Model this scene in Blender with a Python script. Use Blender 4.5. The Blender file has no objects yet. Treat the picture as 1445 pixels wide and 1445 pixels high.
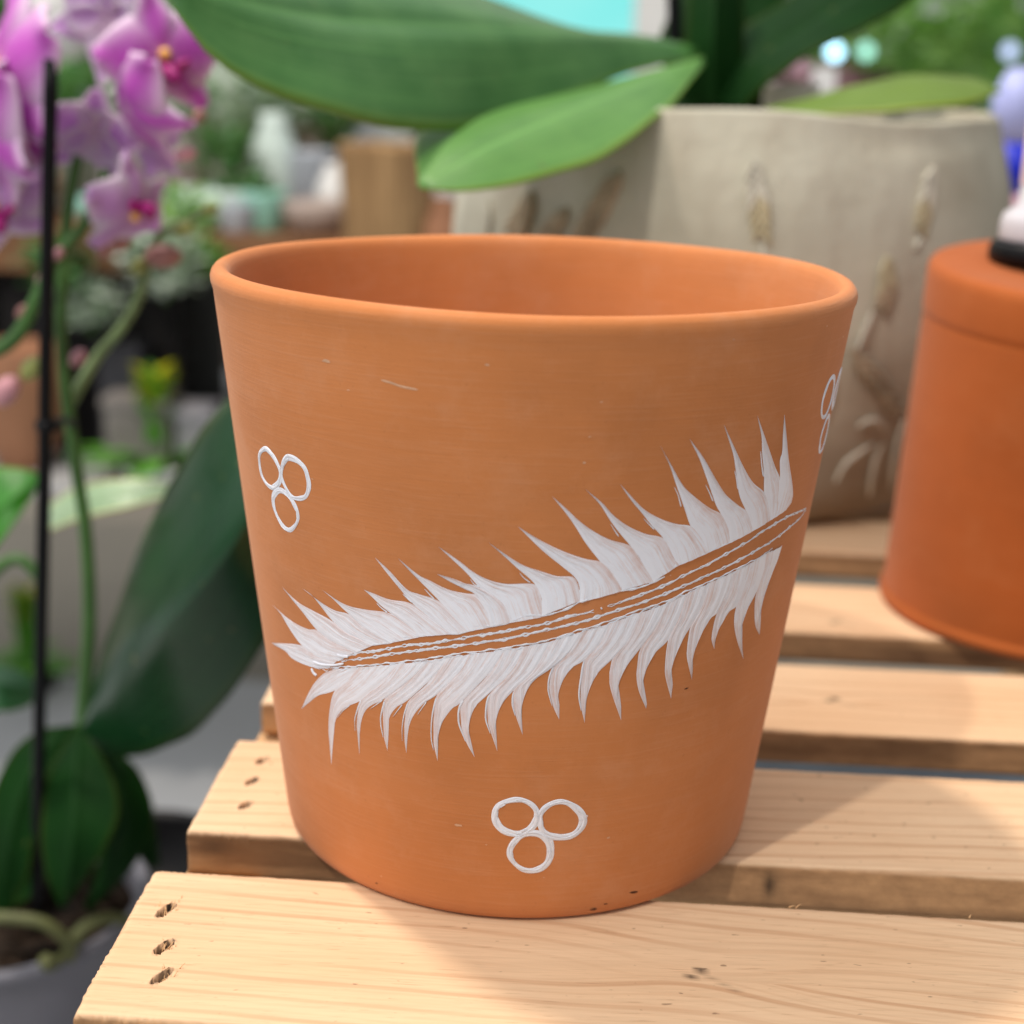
import bpy, math, random
from mathutils import Vector
S = 0.08                       # one working unit = 8 cm, the rim radius of the painted pot
SC = bpy.context.scene
COL = SC.collection
rnd = random.Random(7)
PI = math.pi

# ------------------------------------------------------------------ camera numbers (also used to look up where things stand)
PITCH, ROLL, FPX = 0.283923, 0.031247, 2104.74
CAM = Vector((-0.0442, -4.7213, 2.4291))
FW = Vector((0, math.cos(PITCH), -math.sin(PITCH)))
UP0 = Vector((0, math.sin(PITCH), math.cos(PITCH)))
RT = Vector((1, 0, 0)) * math.cos(ROLL) + UP0 * math.sin(ROLL)
UPV = UP0 * math.cos(ROLL) - Vector((1, 0, 0)) * math.sin(ROLL)
TH = -0.05188                  # the slats run a little askew
def ray(px, py): return FW * FPX + RT * (px - 722.5) - UPV * (py - 722.5)
def at(px, py, Y):
    v = ray(px, py); return CAM + v * ((Y - CAM.y) / v.y)
def atz(px, py, z):
    v = ray(px, py); return CAM + v * ((z - CAM.z) / v.z)

# ------------------------------------------------------------------ helpers
def tag(o, label=None, cat=None, group=None, kind=None):
    if label: o['label'] = label
    if cat: o['category'] = cat
    if group: o['group'] = group
    if kind: o['kind'] = kind
    return o
def wpos(o):
    p = Vector((0, 0, 0))
    while o is not None: p += o.location; o = o.parent
    return p
def empty(name, loc, parent=None):
    o = bpy.data.objects.new(name, None); COL.objects.link(o); o.empty_display_size = 0.01
    loc = Vector(loc) * S
    if parent: o.parent = parent; loc = loc - wpos(parent)
    o.location = loc
    return o
def mesh(name, V, F, m, parent=None, smooth=True, uv=None, fm=None, attr=None, origin=None):
    me = bpy.data.meshes.new(name)
    off = wpos(parent) if parent else (Vector(origin) * S if origin is not None else Vector((0, 0, 0)))
    me.from_pydata([tuple(Vector(v) * S - off) for v in V], [], F)
    ms = m if isinstance(m, (list, tuple)) else [m]
    for k in ms: me.materials.append(k)
    if fm: me.polygons.foreach_set('material_index', fm)
    me.polygons.foreach_set('use_smooth', [smooth] * len(F))
    if uv is not None:
        l = me.uv_layers.new(name='UVMap')
        for i, lp in enumerate(me.loops): l.data[i].uv = uv[lp.vertex_index]
    if attr:
        for an, vals in attr.items():
            a = me.attributes.new(an, 'FLOAT', 'POINT'); a.data.foreach_set('value', vals)
    me.update()
    o = bpy.data.objects.new(name, me); COL.objects.link(o)
    if parent: o.parent = parent
    else: o.location = off
    return o
class MB:
    def __init__(s): s.V = []; s.F = []; s.UV = []; s.M = []
    def add(s, V, F, uv=None, mi=0):
        b = len(s.V); s.V += list(V); s.F += [tuple(i + b for i in f) for f in F]
        s.UV += list(uv) if uv else [(0, 0)] * len(V); s.M += [mi] * len(F)
    def build(s, name, m, parent=None, smooth=True, origin=None):
        return mesh(name, s.V, s.F, m, parent, smooth, uv=s.UV, fm=s.M, origin=origin)
def grid_faces(n, m, b=0, wrap=False):
    F = []
    for i in range(n - 1):
        for j in range(m - 1): F.append((b + i*m + j, b + i*m + j + 1, b + (i+1)*m + j + 1, b + (i+1)*m + j))
        if wrap: F.append((b + i*m + m - 1, b + i*m, b + (i+1)*m, b + (i+1)*m + m - 1))
    return F
def lathe(c, prof, n=64, fn=None):
    V = []; uv = []
    for i, (r, z) in enumerate(prof):
        for k in range(n):
            a = 2*PI*k/n
            rr, zz = fn(r, z, a) if fn else (r, z)
            V.append((c[0] + rr*math.cos(a), c[1] + rr*math.sin(a), c[2] + zz)); uv.append((k/n, i/(len(prof)-1)))
    F = []
    for i in range(len(prof)-1):
        for k in range(n):
            a, b = i*n + k, i*n + (k+1) % n
            F.append((a, b, b + n, a + n))
    return V, F, uv
def box(x0, x1, y0, y1, z0, z1, bev=0.0):
    V = [(x, y, z) for x in (x0, x1) for y in (y0, y1) for z in (z0, z1)]
    F = [(0,1,3,2), (4,6,7,5), (0,4,5,1), (2,3,7,6), (0,2,6,4), (1,5,7,3)]
    return V, F
def cr(P, n):
    """Catmull-Rom through points of any dimension, n samples evenly by length."""
    P = [tuple(p) for p in P]; d = len(P[0])
    if len(P) == 2:
        return [tuple(P[0][k] + (P[1][k]-P[0][k])*i/(n-1) for k in range(d)) for i in range(n)]
    Q = []
    for i in range(len(P)-1):
        p0 = P[i-1] if i else tuple(2*P[0][k]-P[1][k] for k in range(d)); p1, p2 = P[i], P[i+1]
        p3 = P[i+2] if i+2 < len(P) else tuple(2*P[-1][k]-P[-2][k] for k in range(d))
        for s in range(12):
            t = s/12
            Q.append(tuple(0.5*(2*p1[k] + (p2[k]-p0[k])*t + (2*p0[k]-5*p1[k]+4*p2[k]-p3[k])*t*t + (3*p1[k]-p0[k]-3*p2[k]+p3[k])*t**3) for k in range(d)))
    Q.append(P[-1])
    L = [0]
    for a, b in zip(Q, Q[1:]): L.append(L[-1] + math.dist(a, b))
    out = []; j = 0
    for i in range(n):
        s = L[-1]*i/(n-1)
        while j < len(L)-2 and L[j+1] < s: j += 1
        f = (s-L[j])/max(1e-9, L[j+1]-L[j]); out.append(tuple(Q[j][k] + (Q[j+1][k]-Q[j][k])*min(1, max(0, f)) for k in range(d)))
    return out
def crc(P, n):
    """closed Catmull-Rom, n samples"""
    K = len(P); out = []
    for i in range(n):
        x = i/n*K; k = int(x) % K; t = x - int(x); p0, p1, p2, p3 = P[k-1], P[k], P[(k+1) % K], P[(k+2) % K]
        out.append(tuple(0.5*(2*p1[d] + (p2[d]-p0[d])*t + (2*p0[d]-5*p1[d]+4*p2[d]-p3[d])*t*t + (3*p1[d]-p0[d]-3*p2[d]+p3[d])*t**3) for d in range(2)))
    return out
def tube(P, R, n=10, cap=True, m=None):
    P = [Vector(p) for p in cr(P, m or max(12, len(P)*6))]
    N = len(P); V = []; F = []; uv = []
    t0 = (P[1]-P[0]).normalized(); ref = Vector((0, 0, 1)) if abs(t0.z) < .8 else Vector((1, 0, 0))
    s = t0.cross(ref).normalized()
    for i, p in enumerate(P):
        t = (P[min(N-1, i+1)] - P[max(0, i-1)]).normalized(); s = (s - t*s.dot(t)).normalized(); b = t.cross(s)
        r = R(i/(N-1)) if callable(R) else R
        for k in range(n):
            a = 2*PI*k/n; V.append(p + (s*math.cos(a) + b*math.sin(a))*r); uv.append((i/(N-1), k/n))
    F = grid_faces(N, n, 0, True)
    if cap: F += [tuple(range(n))[::-1], tuple((N-1)*n + k for k in range(n))]
    return V, F, uv
def ball(c, r, n=14, m=9, axis=None, sq=(1, 1, 1)):
    V = []; 
    for i in range(m):
        p = PI*i/(m-1)
        for k in range(n):
            a = 2*PI*k/n
            V.append(Vector((math.sin(p)*math.cos(a)*sq[0], math.sin(p)*math.sin(a)*sq[1], math.cos(p)*sq[2]))*r)
    if axis:
        q = Vector((0, 0, 1)).rotation_difference(Vector(axis)); V = [q @ v for v in V]
    V = [Vector(c) + v for v in V]
    return V, grid_faces(m, n, 0, True)

# ------------------------------------------------------------------ materials
class N:
    def __init__(s, name):
        s.m = bpy.data.materials.new(name); s.m.use_nodes = True; s.t = s.m.node_tree; s.t.nodes.clear()
        s.out = s('OutputMaterial'); s.b = s('BsdfPrincipled'); s.l(s.b.outputs[0], s.out.inputs[0])
    def __call__(s, ty, **kw):
        n = s.t.nodes.new('ShaderNode' + ty)
        for k, v in kw.items(): setattr(n, k, v)
        return n
    def l(s, a, b): s.t.links.new(a, b)
    def put(s, sock, v):
        if hasattr(v, 'links') and hasattr(v, 'is_output'): s.l(v, sock)
        else: sock.default_value = (*v, 1) if isinstance(v, tuple) and len(v) == 3 and sock.type == 'RGBA' else v
    def obj(s): return s('TexCoord').outputs['Object']
    def uv(s): return s('TexCoord').outputs['UV']
    def attr(s, n):
        a = s('Attribute'); a.attribute_name = n; return a.outputs['Fac']
    def scale(s, v, sc, loc=(0, 0, 0), rot=(0, 0, 0)):
        n = s('Mapping'); s.l(v, n.inputs[0]); n.inputs[1].default_value = loc; n.inputs[2].default_value = rot; n.inputs[3].default_value = sc; return n.outputs[0]
    def noise(s, v, sc, det=4, rough=.55, dist=0):
        n = s('TexNoise'); s.l(v, n.inputs['Vector']); n.inputs['Scale'].default_value = sc; n.inputs['Detail'].default_value = det
        n.inputs['Roughness'].default_value = rough; n.inputs['Distortion'].default_value = dist; return n.outputs['Fac']
    def math(s, op, a, b=0.0, c=None, clamp=False):
        n = s('Math', operation=op, use_clamp=clamp); s.put(n.inputs[0], a); s.put(n.inputs[1], b)
        if c is not None: s.put(n.inputs[2], c)
        return n.outputs[0]
    def ramp(s, f, stops):
        n = s('ValToRGB'); s.l(f, n.inputs[0]); e = n.color_ramp.elements
        while len(e) < len(stops): e.new(.5)
        for k, (p, c) in enumerate(stops): e[k].position = p; e[k].color = (*c, 1) if not isinstance(c, (int, float)) else (c, c, c, 1)
        return n.outputs[0]
    def mix(s, f, a, b, mode='MIX'):
        n = s('Mix', data_type='RGBA', blend_type=mode); s.put(n.inputs[0], f); s.put(n.inputs[6], a); s.put(n.inputs[7], b); return n.outputs[2]
    def bump(s, h, dist, st=1.0):
        n = s('Bump'); s.l(h, n.inputs['Height']); n.inputs['Distance'].default_value = dist; n.inputs['Strength'].default_value = st
        s.l(n.outputs[0], s.b.inputs['Normal']); return n
    def base(s, c, rough=.6, spec=.5):
        s.put(s.b.inputs['Base Color'], c); s.put(s.b.inputs['Roughness'], rough); s.b.inputs['Specular IOR Level'].default_value = spec; return s.m
    def trans(s, col, f):
        """leaf-like: some light goes through"""
        t = s('BsdfTranslucent'); s.put(t.inputs[0], col); mx = s('MixShader'); mx.inputs[0].default_value = f
        s.l(s.b.outputs[0], mx.inputs[1]); s.l(t.outputs[0], mx.inputs[2]); s.l(mx.outputs[0], s.out.inputs[0])
def srgb(r, g, b):
    f = lambda c: (c/255/12.92) if c/255 <= .04045 else ((c/255+.055)/1.055)**2.4
    return (f(r), f(g), f(b))
def simple(name, c, rough=.6, var=.25, sc=20, spec=.4, bump=0):
    n = N(name); f = n.noise(n.obj(), sc)
    lo = tuple(x*(1-var) for x in c); hi = tuple(min(1, x*(1+var)) for x in c)
    m = n.base(n.ramp(f, [(.3, lo), (.7, hi)]), rough, spec)
    if bump: n.bump(f, bump)
    return m
def terracotta(name, c, pale, lines=1.0):
    n = N(name); o = n.obj()
    f1 = n.noise(o, 14, 5, .6); f2 = n.noise(n.scale(o, (7, 7, 60)), 1.0, 4, .6); f3 = n.noise(n.scale(o, (60, 60, 1600)), 1.0, 3, .6); f4 = n.noise(o, 900, 2, .6)
    col = n.ramp(f1, [(.28, tuple(x*.82 for x in c)), (.52, c), (.74, tuple(min(1, x*1.12) for x in c))])
    col = n.mix(n.math('MULTIPLY', n.ramp(f2, [(.45, 0.0), (.8, 1.0)]), .12), col, pale)
    col = n.mix(n.math('MULTIPLY', n.ramp(f3, [(.5, 0.0), (.72, 1.0)]), .12), col, pale)
    f5 = n.noise(o, 42, 6, .7); col = n.mix(n.math('MULTIPLY', n.ramp(f5, [(.50, 0.0), (.72, 1.0)]), .24), col, pale)
    f6 = n.noise(n.scale(o, (22, 22, 14)), 1.0, 7, .72, .6); col = n.mix(n.math('MULTIPLY', n.ramp(f6, [(.56, 0.0), (.70, 1.0)]), .13), col, tuple(x*.62 for x in c))
    col = n.mix(n.math('MULTIPLY', n.ramp(f4, [(.22, 1.0), (.34, 0.0)]), .2), col, tuple(x*.55 for x in c))
    h = n.math('ADD', n.math('MULTIPLY', f3, .6*lines), n.math('MULTIPLY', f4, .35))
    n.bump(h, .00016, .8)
    n.base(col, .88, .25)
    n.b.inputs['Sheen Weight'].default_value = .12; n.b.inputs['Sheen Roughness'].default_value = .5
    n.b.inputs['Sheen Tint'].default_value = (1, .85, .78, 1)
    return n.m
def wood(name, pale, mid, line, dirty=.0):
    n = N(name); o = n.obj(); g = n.attr('grain'); hole = n.attr('hole'); off = n('ObjectInfo').outputs['Random']
    cmb = n('CombineXYZ'); n.l(n.math('MULTIPLY', off, 31.0), cmb.inputs[2])
    ad = n('VectorMath', operation='ADD'); n.l(o, ad.inputs[0]); n.l(cmb.outputs[0], ad.inputs[1]); v = ad.outputs[0]
    wob = n.noise(n.scale(v, (6, 30, 30)), 1.0, 3)
    ring = n.math('SINE', n.math('ADD', n.math('MULTIPLY', g, 74.0), n.math('MULTIPLY', wob, 9.0)))
    ring = n.ramp(n.math('MULTIPLY_ADD', ring, .5, .5), [(.84, 0.0), (.985, 1.0), (1.0, .8)])
    ring2 = n.math('SINE', n.math('ADD', n.math('MULTIPLY', g, 205.0), n.math('MULTIPLY', n.noise(n.scale(v, (9, 40, 40)), 1.0, 3), 11.0))); ring = n.math('ADD', ring, n.math('MULTIPLY', n.ramp(n.math('MULTIPLY_ADD', ring2, .5, .5), [(.7, 0.0), (1.0, 1.0)]), .30), clamp=True)
    ringw = n.math('MULTIPLY', ring, n.ramp(n.noise(n.scale(v, (3, 60, 60)), 1.0, 2), [(.35, .15), (.65, 1.0)]))
    fib = n.noise(n.scale(v, (45, 900, 900)), 1.0, 4, .65); big = n.noise(n.scale(v, (7, 18, 18)), 1.0, 3)
    col = n.mix(n.ramp(big, [(.3, 0.0), (.7, 1.0)]), pale, mid)
    col = n.mix(n.math('MULTIPLY', ringw, .52), col, line)
    col = n.mix(n.math('MULTIPLY', n.ramp(fib, [(.35, 1.0), (.6, 0.0)]), .2), col, tuple(x*.6 for x in mid))
    spk = n.noise(n.scale(v, (300, 700, 700)), 1.0, 1)
    col = n.mix(n.math('MULTIPLY', n.ramp(spk, [(.20, 1.0), (.26, 0.0)]), .6), col, (.12, .06, .03))
    pore = n.noise(n.scale(v, (110, 1500, 1500)), 1.0, 2); col = n.mix(n.math('MULTIPLY', n.ramp(pore, [(.28, 1.0), (.36, 0.0)]), .3), col, (.30, .15, .07))
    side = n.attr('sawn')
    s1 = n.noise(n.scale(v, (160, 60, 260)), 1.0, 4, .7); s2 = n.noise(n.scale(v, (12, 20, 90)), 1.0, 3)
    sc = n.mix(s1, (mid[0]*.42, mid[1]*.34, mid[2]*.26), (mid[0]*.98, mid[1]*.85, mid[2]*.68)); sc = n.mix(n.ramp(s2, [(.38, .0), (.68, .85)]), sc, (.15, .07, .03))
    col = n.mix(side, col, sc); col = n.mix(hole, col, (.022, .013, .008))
    h = n.math('ADD', n.math('MULTIPLY', fib, .5), n.math('MULTIPLY', n.math('MULTIPLY', s1, side), 2.2)); h = n.math('ADD', h, n.math('MULTIPLY', ring, -.08))
    n.bump(h, .00016, .7)
    return n.base(col, .72, .3)
def paint_mat():
    n = N('white_paint'); uv = n.uv(); s = n('SeparateXYZ'); n.l(uv, s.inputs[0]); u, w = s.outputs[0], s.outputs[1]
    vv = n.math('MODULO', w, 2.0)
    st = n.noise(n.scale(uv, (2.0, 9, 1)), 1.0, 5, .65, .4); st2 = n.noise(n.scale(uv, (4, 34, 1)), 1.0, 3, .6); blot = n.noise(n.obj(), 330, 4, .65)
    thick = n.math('ADD', n.math('MULTIPLY', st, .8), n.math('MULTIPLY', st2, .55)); thick = n.math('ADD', thick, n.math('MULTIPLY', blot, .32))
    thick = n.math('ADD', thick, n.ramp(vv, [(.10, -0.0), (.85, .24)]))
    a = n.ramp(thick, [(.66, .25), (.82, .64), (1.08, 1.0)])
    a = n.math('MULTIPLY', a, n.ramp(u, [(0.0, .70), (.45, .92), (1.0, 1.0)]))
    col = n.mix(a, (.66, .39, .30), (.90, .91, .98))
    n.bump(thick, .00022, .9)
    return n.base(col, .5, .45)
def leaf_mat(name, c, c2, rough=.38, tr=.22, vein=.3, spec=.5):
    n = N(name); uv = n.uv(); s = n('SeparateXYZ'); n.l(uv, s.inputs[0]); u, v = s.outputs[0], s.outputs[1]
    st = n.noise(n.scale(uv, (2, 26, 1)), 1.0, 4); big = n.noise(n.obj(), 34, 6, .65); fine = n.noise(n.obj(), 420, 3)
    col = n.mix(n.ramp(big, [(.3, 0.0), (.72, 1.0)]), c, c2)
    col = n.mix(n.math('MULTIPLY', n.ramp(st, [(.42, 0.0), (.75, 1.0)]), vein), col, tuple(min(1, x*1.7+.01) for x in c2))
    col = n.mix(n.math('MULTIPLY', n.ramp(fine, [(.62, 0.0), (.75, 1.0)]), .25), col, tuple(min(1, x*1.5+.02) for x in c2))
    mid = n.math('ABSOLUTE', n.math('SUBTRACT', v, .5)); col = n.mix(n.ramp(mid, [(0.0, .45), (.03, 0.0)]), col, tuple(min(1, x*1.6+.015) for x in c2))
    spot = n.noise(n.obj(), 150, 2); col = n.mix(n.math('MULTIPLY', n.ramp(spot, [(.70, 0.0), (.76, 1.0)]), .55), col, (.16, .15, .05))
    vn = n.math('SINE', n.math('MULTIPLY', v, 190.0)); col = n.mix(n.math('MULTIPLY', n.ramp(vn, [(.5, 0.0), (1.0, 1.0)]), .16), col, tuple(x*1.6 for x in c2))
    edge = n.ramp(mid, [(.43, 0.0), (.5, .75)]); col = n.mix(edge, col, (c2[0]*2.2+.02, c2[1]*1.5, c2[2]*.8))
    n.bump(n.math('ADD', st, n.math('MULTIPLY', fine, .15)), .0006, .35)
    n.base(col, rough, spec); n.trans(n.mix(.5, col, (.25, .5, .03)), tr)
    return n.m
def petal_mat(name, deep, pale, heart):
    n = N(name); uv = n.uv(); s = n('SeparateXYZ'); n.l(uv, s.inputs[0]); u, v = s.outputs[0], s.outputs[1]
    e = n.math('MULTIPLY', n.math('ABSOLUTE', n.math('SUBTRACT', v, .5)), 2.0); ve = n.noise(n.scale(uv, (3, 30, 1)), 1.0, 3)
    k = n.math('ADD', n.math('MULTIPLY', n.math('POWER', e, 2.0), .75), n.math('MULTIPLY', ve, .45))
    col = n.mix(n.ramp(k, [(.22, 0.0), (.95, 1.0)]), deep, pale); col = n.mix(n.ramp(u, [(0.0, .7), (.22, 0.0)]), col, heart)
    n.base(col, .55, .3); n.trans(col, .35); return n.m

M = {}
M['pot'] = terracotta('terracotta_clay', (.57, .203, .064), (.68, .35, .20))
M['pot_mark'] = simple('clay_scuff', (.66, .38, .23), .9, .15, 300)
M['pot_speck'] = simple('clay_speck', (.10, .035, .015), .9, .3, 300)
M['rust_pot'] = terracotta('rust_clay', (.37, .088, .015), (.46, .16, .055), .25)
M['paint'] = paint_mat()
M['wood'] = wood('pine_board', (.80, .575, .37), (.71, .455, .265), (.46, .22, .10))
M['rail'] = simple('pine_rail', (.62, .38, .19), .8, .2, 30)

# the painting, as (degrees round the pot, height) along each brush stroke
UP = [([(-64.51,0.7108),(-56.58,0.7287),(-53.14,0.7197),(-46.02,0.729),(-40.79,0.7483)],[(-64.51,0.7108),(-54.89,0.7609),(-48.53,0.7864),(-43.12,0.787),(-37.51,0.7916)]),([(-59.76,0.8643),(-55.9,0.8538),(-53.32,0.8274),(-50.54,0.7996),(-48.53,0.7864),(-43.27,0.7725),(-37.54,0.7869)],[(-59.76,0.8643),(-53.89,0.8556),(-49.36,0.8516),(-45.48,0.8541),(-42.99,0.8631),(-38.58,0.8462),(-31.86,0.8485)]),([(-53.71,0.952),(-50.41,0.9296),(-47.07,0.9036),(-43.1,0.8649),(-39.53,0.8467),(-33.32,0.8293)],[(-53.71,0.952),(-48.34,0.9297),(-43.9,0.9236),(-38.72,0.9142),(-34.64,0.8894),(-28.18,0.8775)]),([(-46.14,0.9827),(-43.39,0.9725),(-40.97,0.9475),(-38.39,0.9155),(-34.67,0.8848),(-29.48,0.8684)],[(-46.14,0.9827),(-40.22,0.9585),(-37.2,0.95),(-33.73,0.9508),(-30.3,0.9234),(-24.18,0.8971)]),([(-40.15,1.0031),(-37.52,0.9855),(-35.34,0.9646),(-33.73,0.9508),(-30.34,0.9166),(-25.69,0.8879)],[(-40.15,1.0031),(-36.07,0.9839),(-33.29,0.9778),(-29.3,0.9809),(-24.81,0.9853),(-21.26,0.9628),(-17.89,0.9342)]),([(-29.88,1.0415),(-28.1,1.023),(-26.69,1.0057),(-24.58,0.986),(-21.27,0.9584),(-19.27,0.9286)],[(-29.88,1.0415),(-27.52,1.0357),(-24.65,1.0282),(-20.71,1.0282),(-17.75,1.0042),(-12.57,0.9523)]),([(-27.02,1.1474),(-24.83,1.1082),(-22.86,1.0743),(-20.24,1.0311),(-17.11,0.9906),(-13.88,0.9476)],[(-27.02,1.1474),(-24.32,1.1162),(-21.05,1.0684),(-18.83,1.0598),(-15.06,1.0467),(-11.9,1.0012),(-9.49,0.9663)]),([(-22.46,1.1582),(-20.01,1.1208),(-17.59,1.0861),(-16.75,1.0737),(-15.06,1.0472),(-12.54,1.0001),(-10.64,0.9601)],[(-22.46,1.1582),(-18.83,1.1183),(-16.69,1.1055),(-13.54,1.0855),(-10.42,1.0786),(-8.12,1.0748),(-6.26,1.0311),(-4.98,0.9874)]),([(-15.38,1.1277),(-12.89,1.1077),(-10.42,1.0909),(-8.57,1.0761),(-6.87,1.0304),(-6.22,0.9838)],[(-15.38,1.1277),(-12.47,1.119),(-10.42,1.1083),(-8.17,1.1012),(-3.83,1.0594),(-2.28,1.0029)]),([(-15.06,1.2099),(-12.43,1.1732),(-9.99,1.1372),(-8.13,1.1032),(-5.05,1.0581),(-3.5,0.9954)],[(-15.06,1.2099),(-11.42,1.173),(-8.99,1.1441),(-6.35,1.1244),(-3.34,1.1153),(1.63,1.1159),(2.85,1.0634),(3.82,1.0229)]),([(-6.52,1.2349),(-4.04,1.1999),(-1.83,1.167),(1.44,1.1184),(2.84,1.0676),(2.84,1.0227)],[(-6.52,1.2349),(-3.45,1.2004),(-0.46,1.1715),(2.53,1.1555),(5.16,1.1419),(8.07,1.1374),(9.22,1.0948),(9.81,1.0711)]),([(-1.73,1.2852),(1.35,1.2345),(3.38,1.2042),(5.44,1.1768),(8.19,1.1382),(9.17,1.1054),(8.87,1.0609)],[(-1.73,1.2852),(0.53,1.2612),(3.76,1.232),(6.77,1.2098),(9.83,1.1919),(12.64,1.1799),(14.98,1.1396),(17.05,1.0929)]),([(3.59,1.3736),(5.77,1.3304),(7.44,1.2934),(9.63,1.2384),(12.39,1.1818),(14.47,1.1401),(16.02,1.0919)],[(3.59,1.3736),(6.52,1.3304),(7.98,1.307),(10.45,1.2757),(13.61,1.2466),(17.38,1.2242),(19.75,1.1764),(22.77,1.1124)]),([(8.88,1.3938),(11.5,1.3496),(13.51,1.3013),(15.58,1.2587),(17.46,1.2241),(19.75,1.1764),(21.73,1.1056)],[(8.88,1.3938),(11.87,1.3528),(13.84,1.3181),(16.45,1.2853),(19.77,1.2578),(23.4,1.2388),(25.43,1.1927),(27.48,1.1548)]),([(14.54,1.4065),(16.83,1.3562),(19.17,1.3133),(20.9,1.2804),(23.4,1.2388),(25.11,1.1975),(26.11,1.1469)],[(14.54,1.4065),(17.68,1.3524),(19.74,1.3227),(22.74,1.2952),(25.8,1.2765),(28.59,1.2652),(31.23,1.2233),(33.59,1.1794)]),([(20.73,1.5095),(22.88,1.4508),(24.7,1.3881),(26.9,1.3165),(28.61,1.2633),(30.92,1.2239),(32.1,1.1723)],[(20.73,1.5095),(23.34,1.4471),(26.05,1.3861),(29.5,1.3397),(32.26,1.3097),(34.87,1.2866),(37.1,1.2408),(38.76,1.1956)]),([(25.83,1.5233),(28.29,1.4634),(30.25,1.4061),(33.15,1.3215),(34.68,1.2892),(36.75,1.2417),(37.43,1.1907)],[(25.83,1.5233),(29.2,1.462),(31.66,1.4103),(34.91,1.3487),(38.15,1.3097),(41.17,1.2788),(42.86,1.2439),(44.54,1.215)]),([(32.28,1.552),(35.36,1.4608),(36.49,1.4141),(38.36,1.3369),(40.95,1.2794),(42.52,1.2406),(43.0,1.2111)],[(32.28,1.552),(35.38,1.4809),(38.38,1.4167),(41.49,1.364),(45.05,1.326),(47.12,1.2825),(48.61,1.23)]),([(39.44,1.5653),(41.52,1.4984),(42.46,1.4481),(44.04,1.3815),(45.02,1.3252),(46.33,1.2785),(47.33,1.2255)],[(39.44,1.5653),(42.93,1.4848),(46.73,1.4021),(49.61,1.3499),(50.77,1.2967),(51.89,1.2362)]),([(46.83,1.5526),(47.56,1.4908),(48.39,1.4363),(48.14,1.4123),(49.32,1.3523),(49.21,1.2909),(49.06,1.2306)],[(46.83,1.5526),(49.15,1.4724),(51.64,1.3949),(55.29,1.304),(56.15,1.2646),(54.28,1.2431)])]
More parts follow.
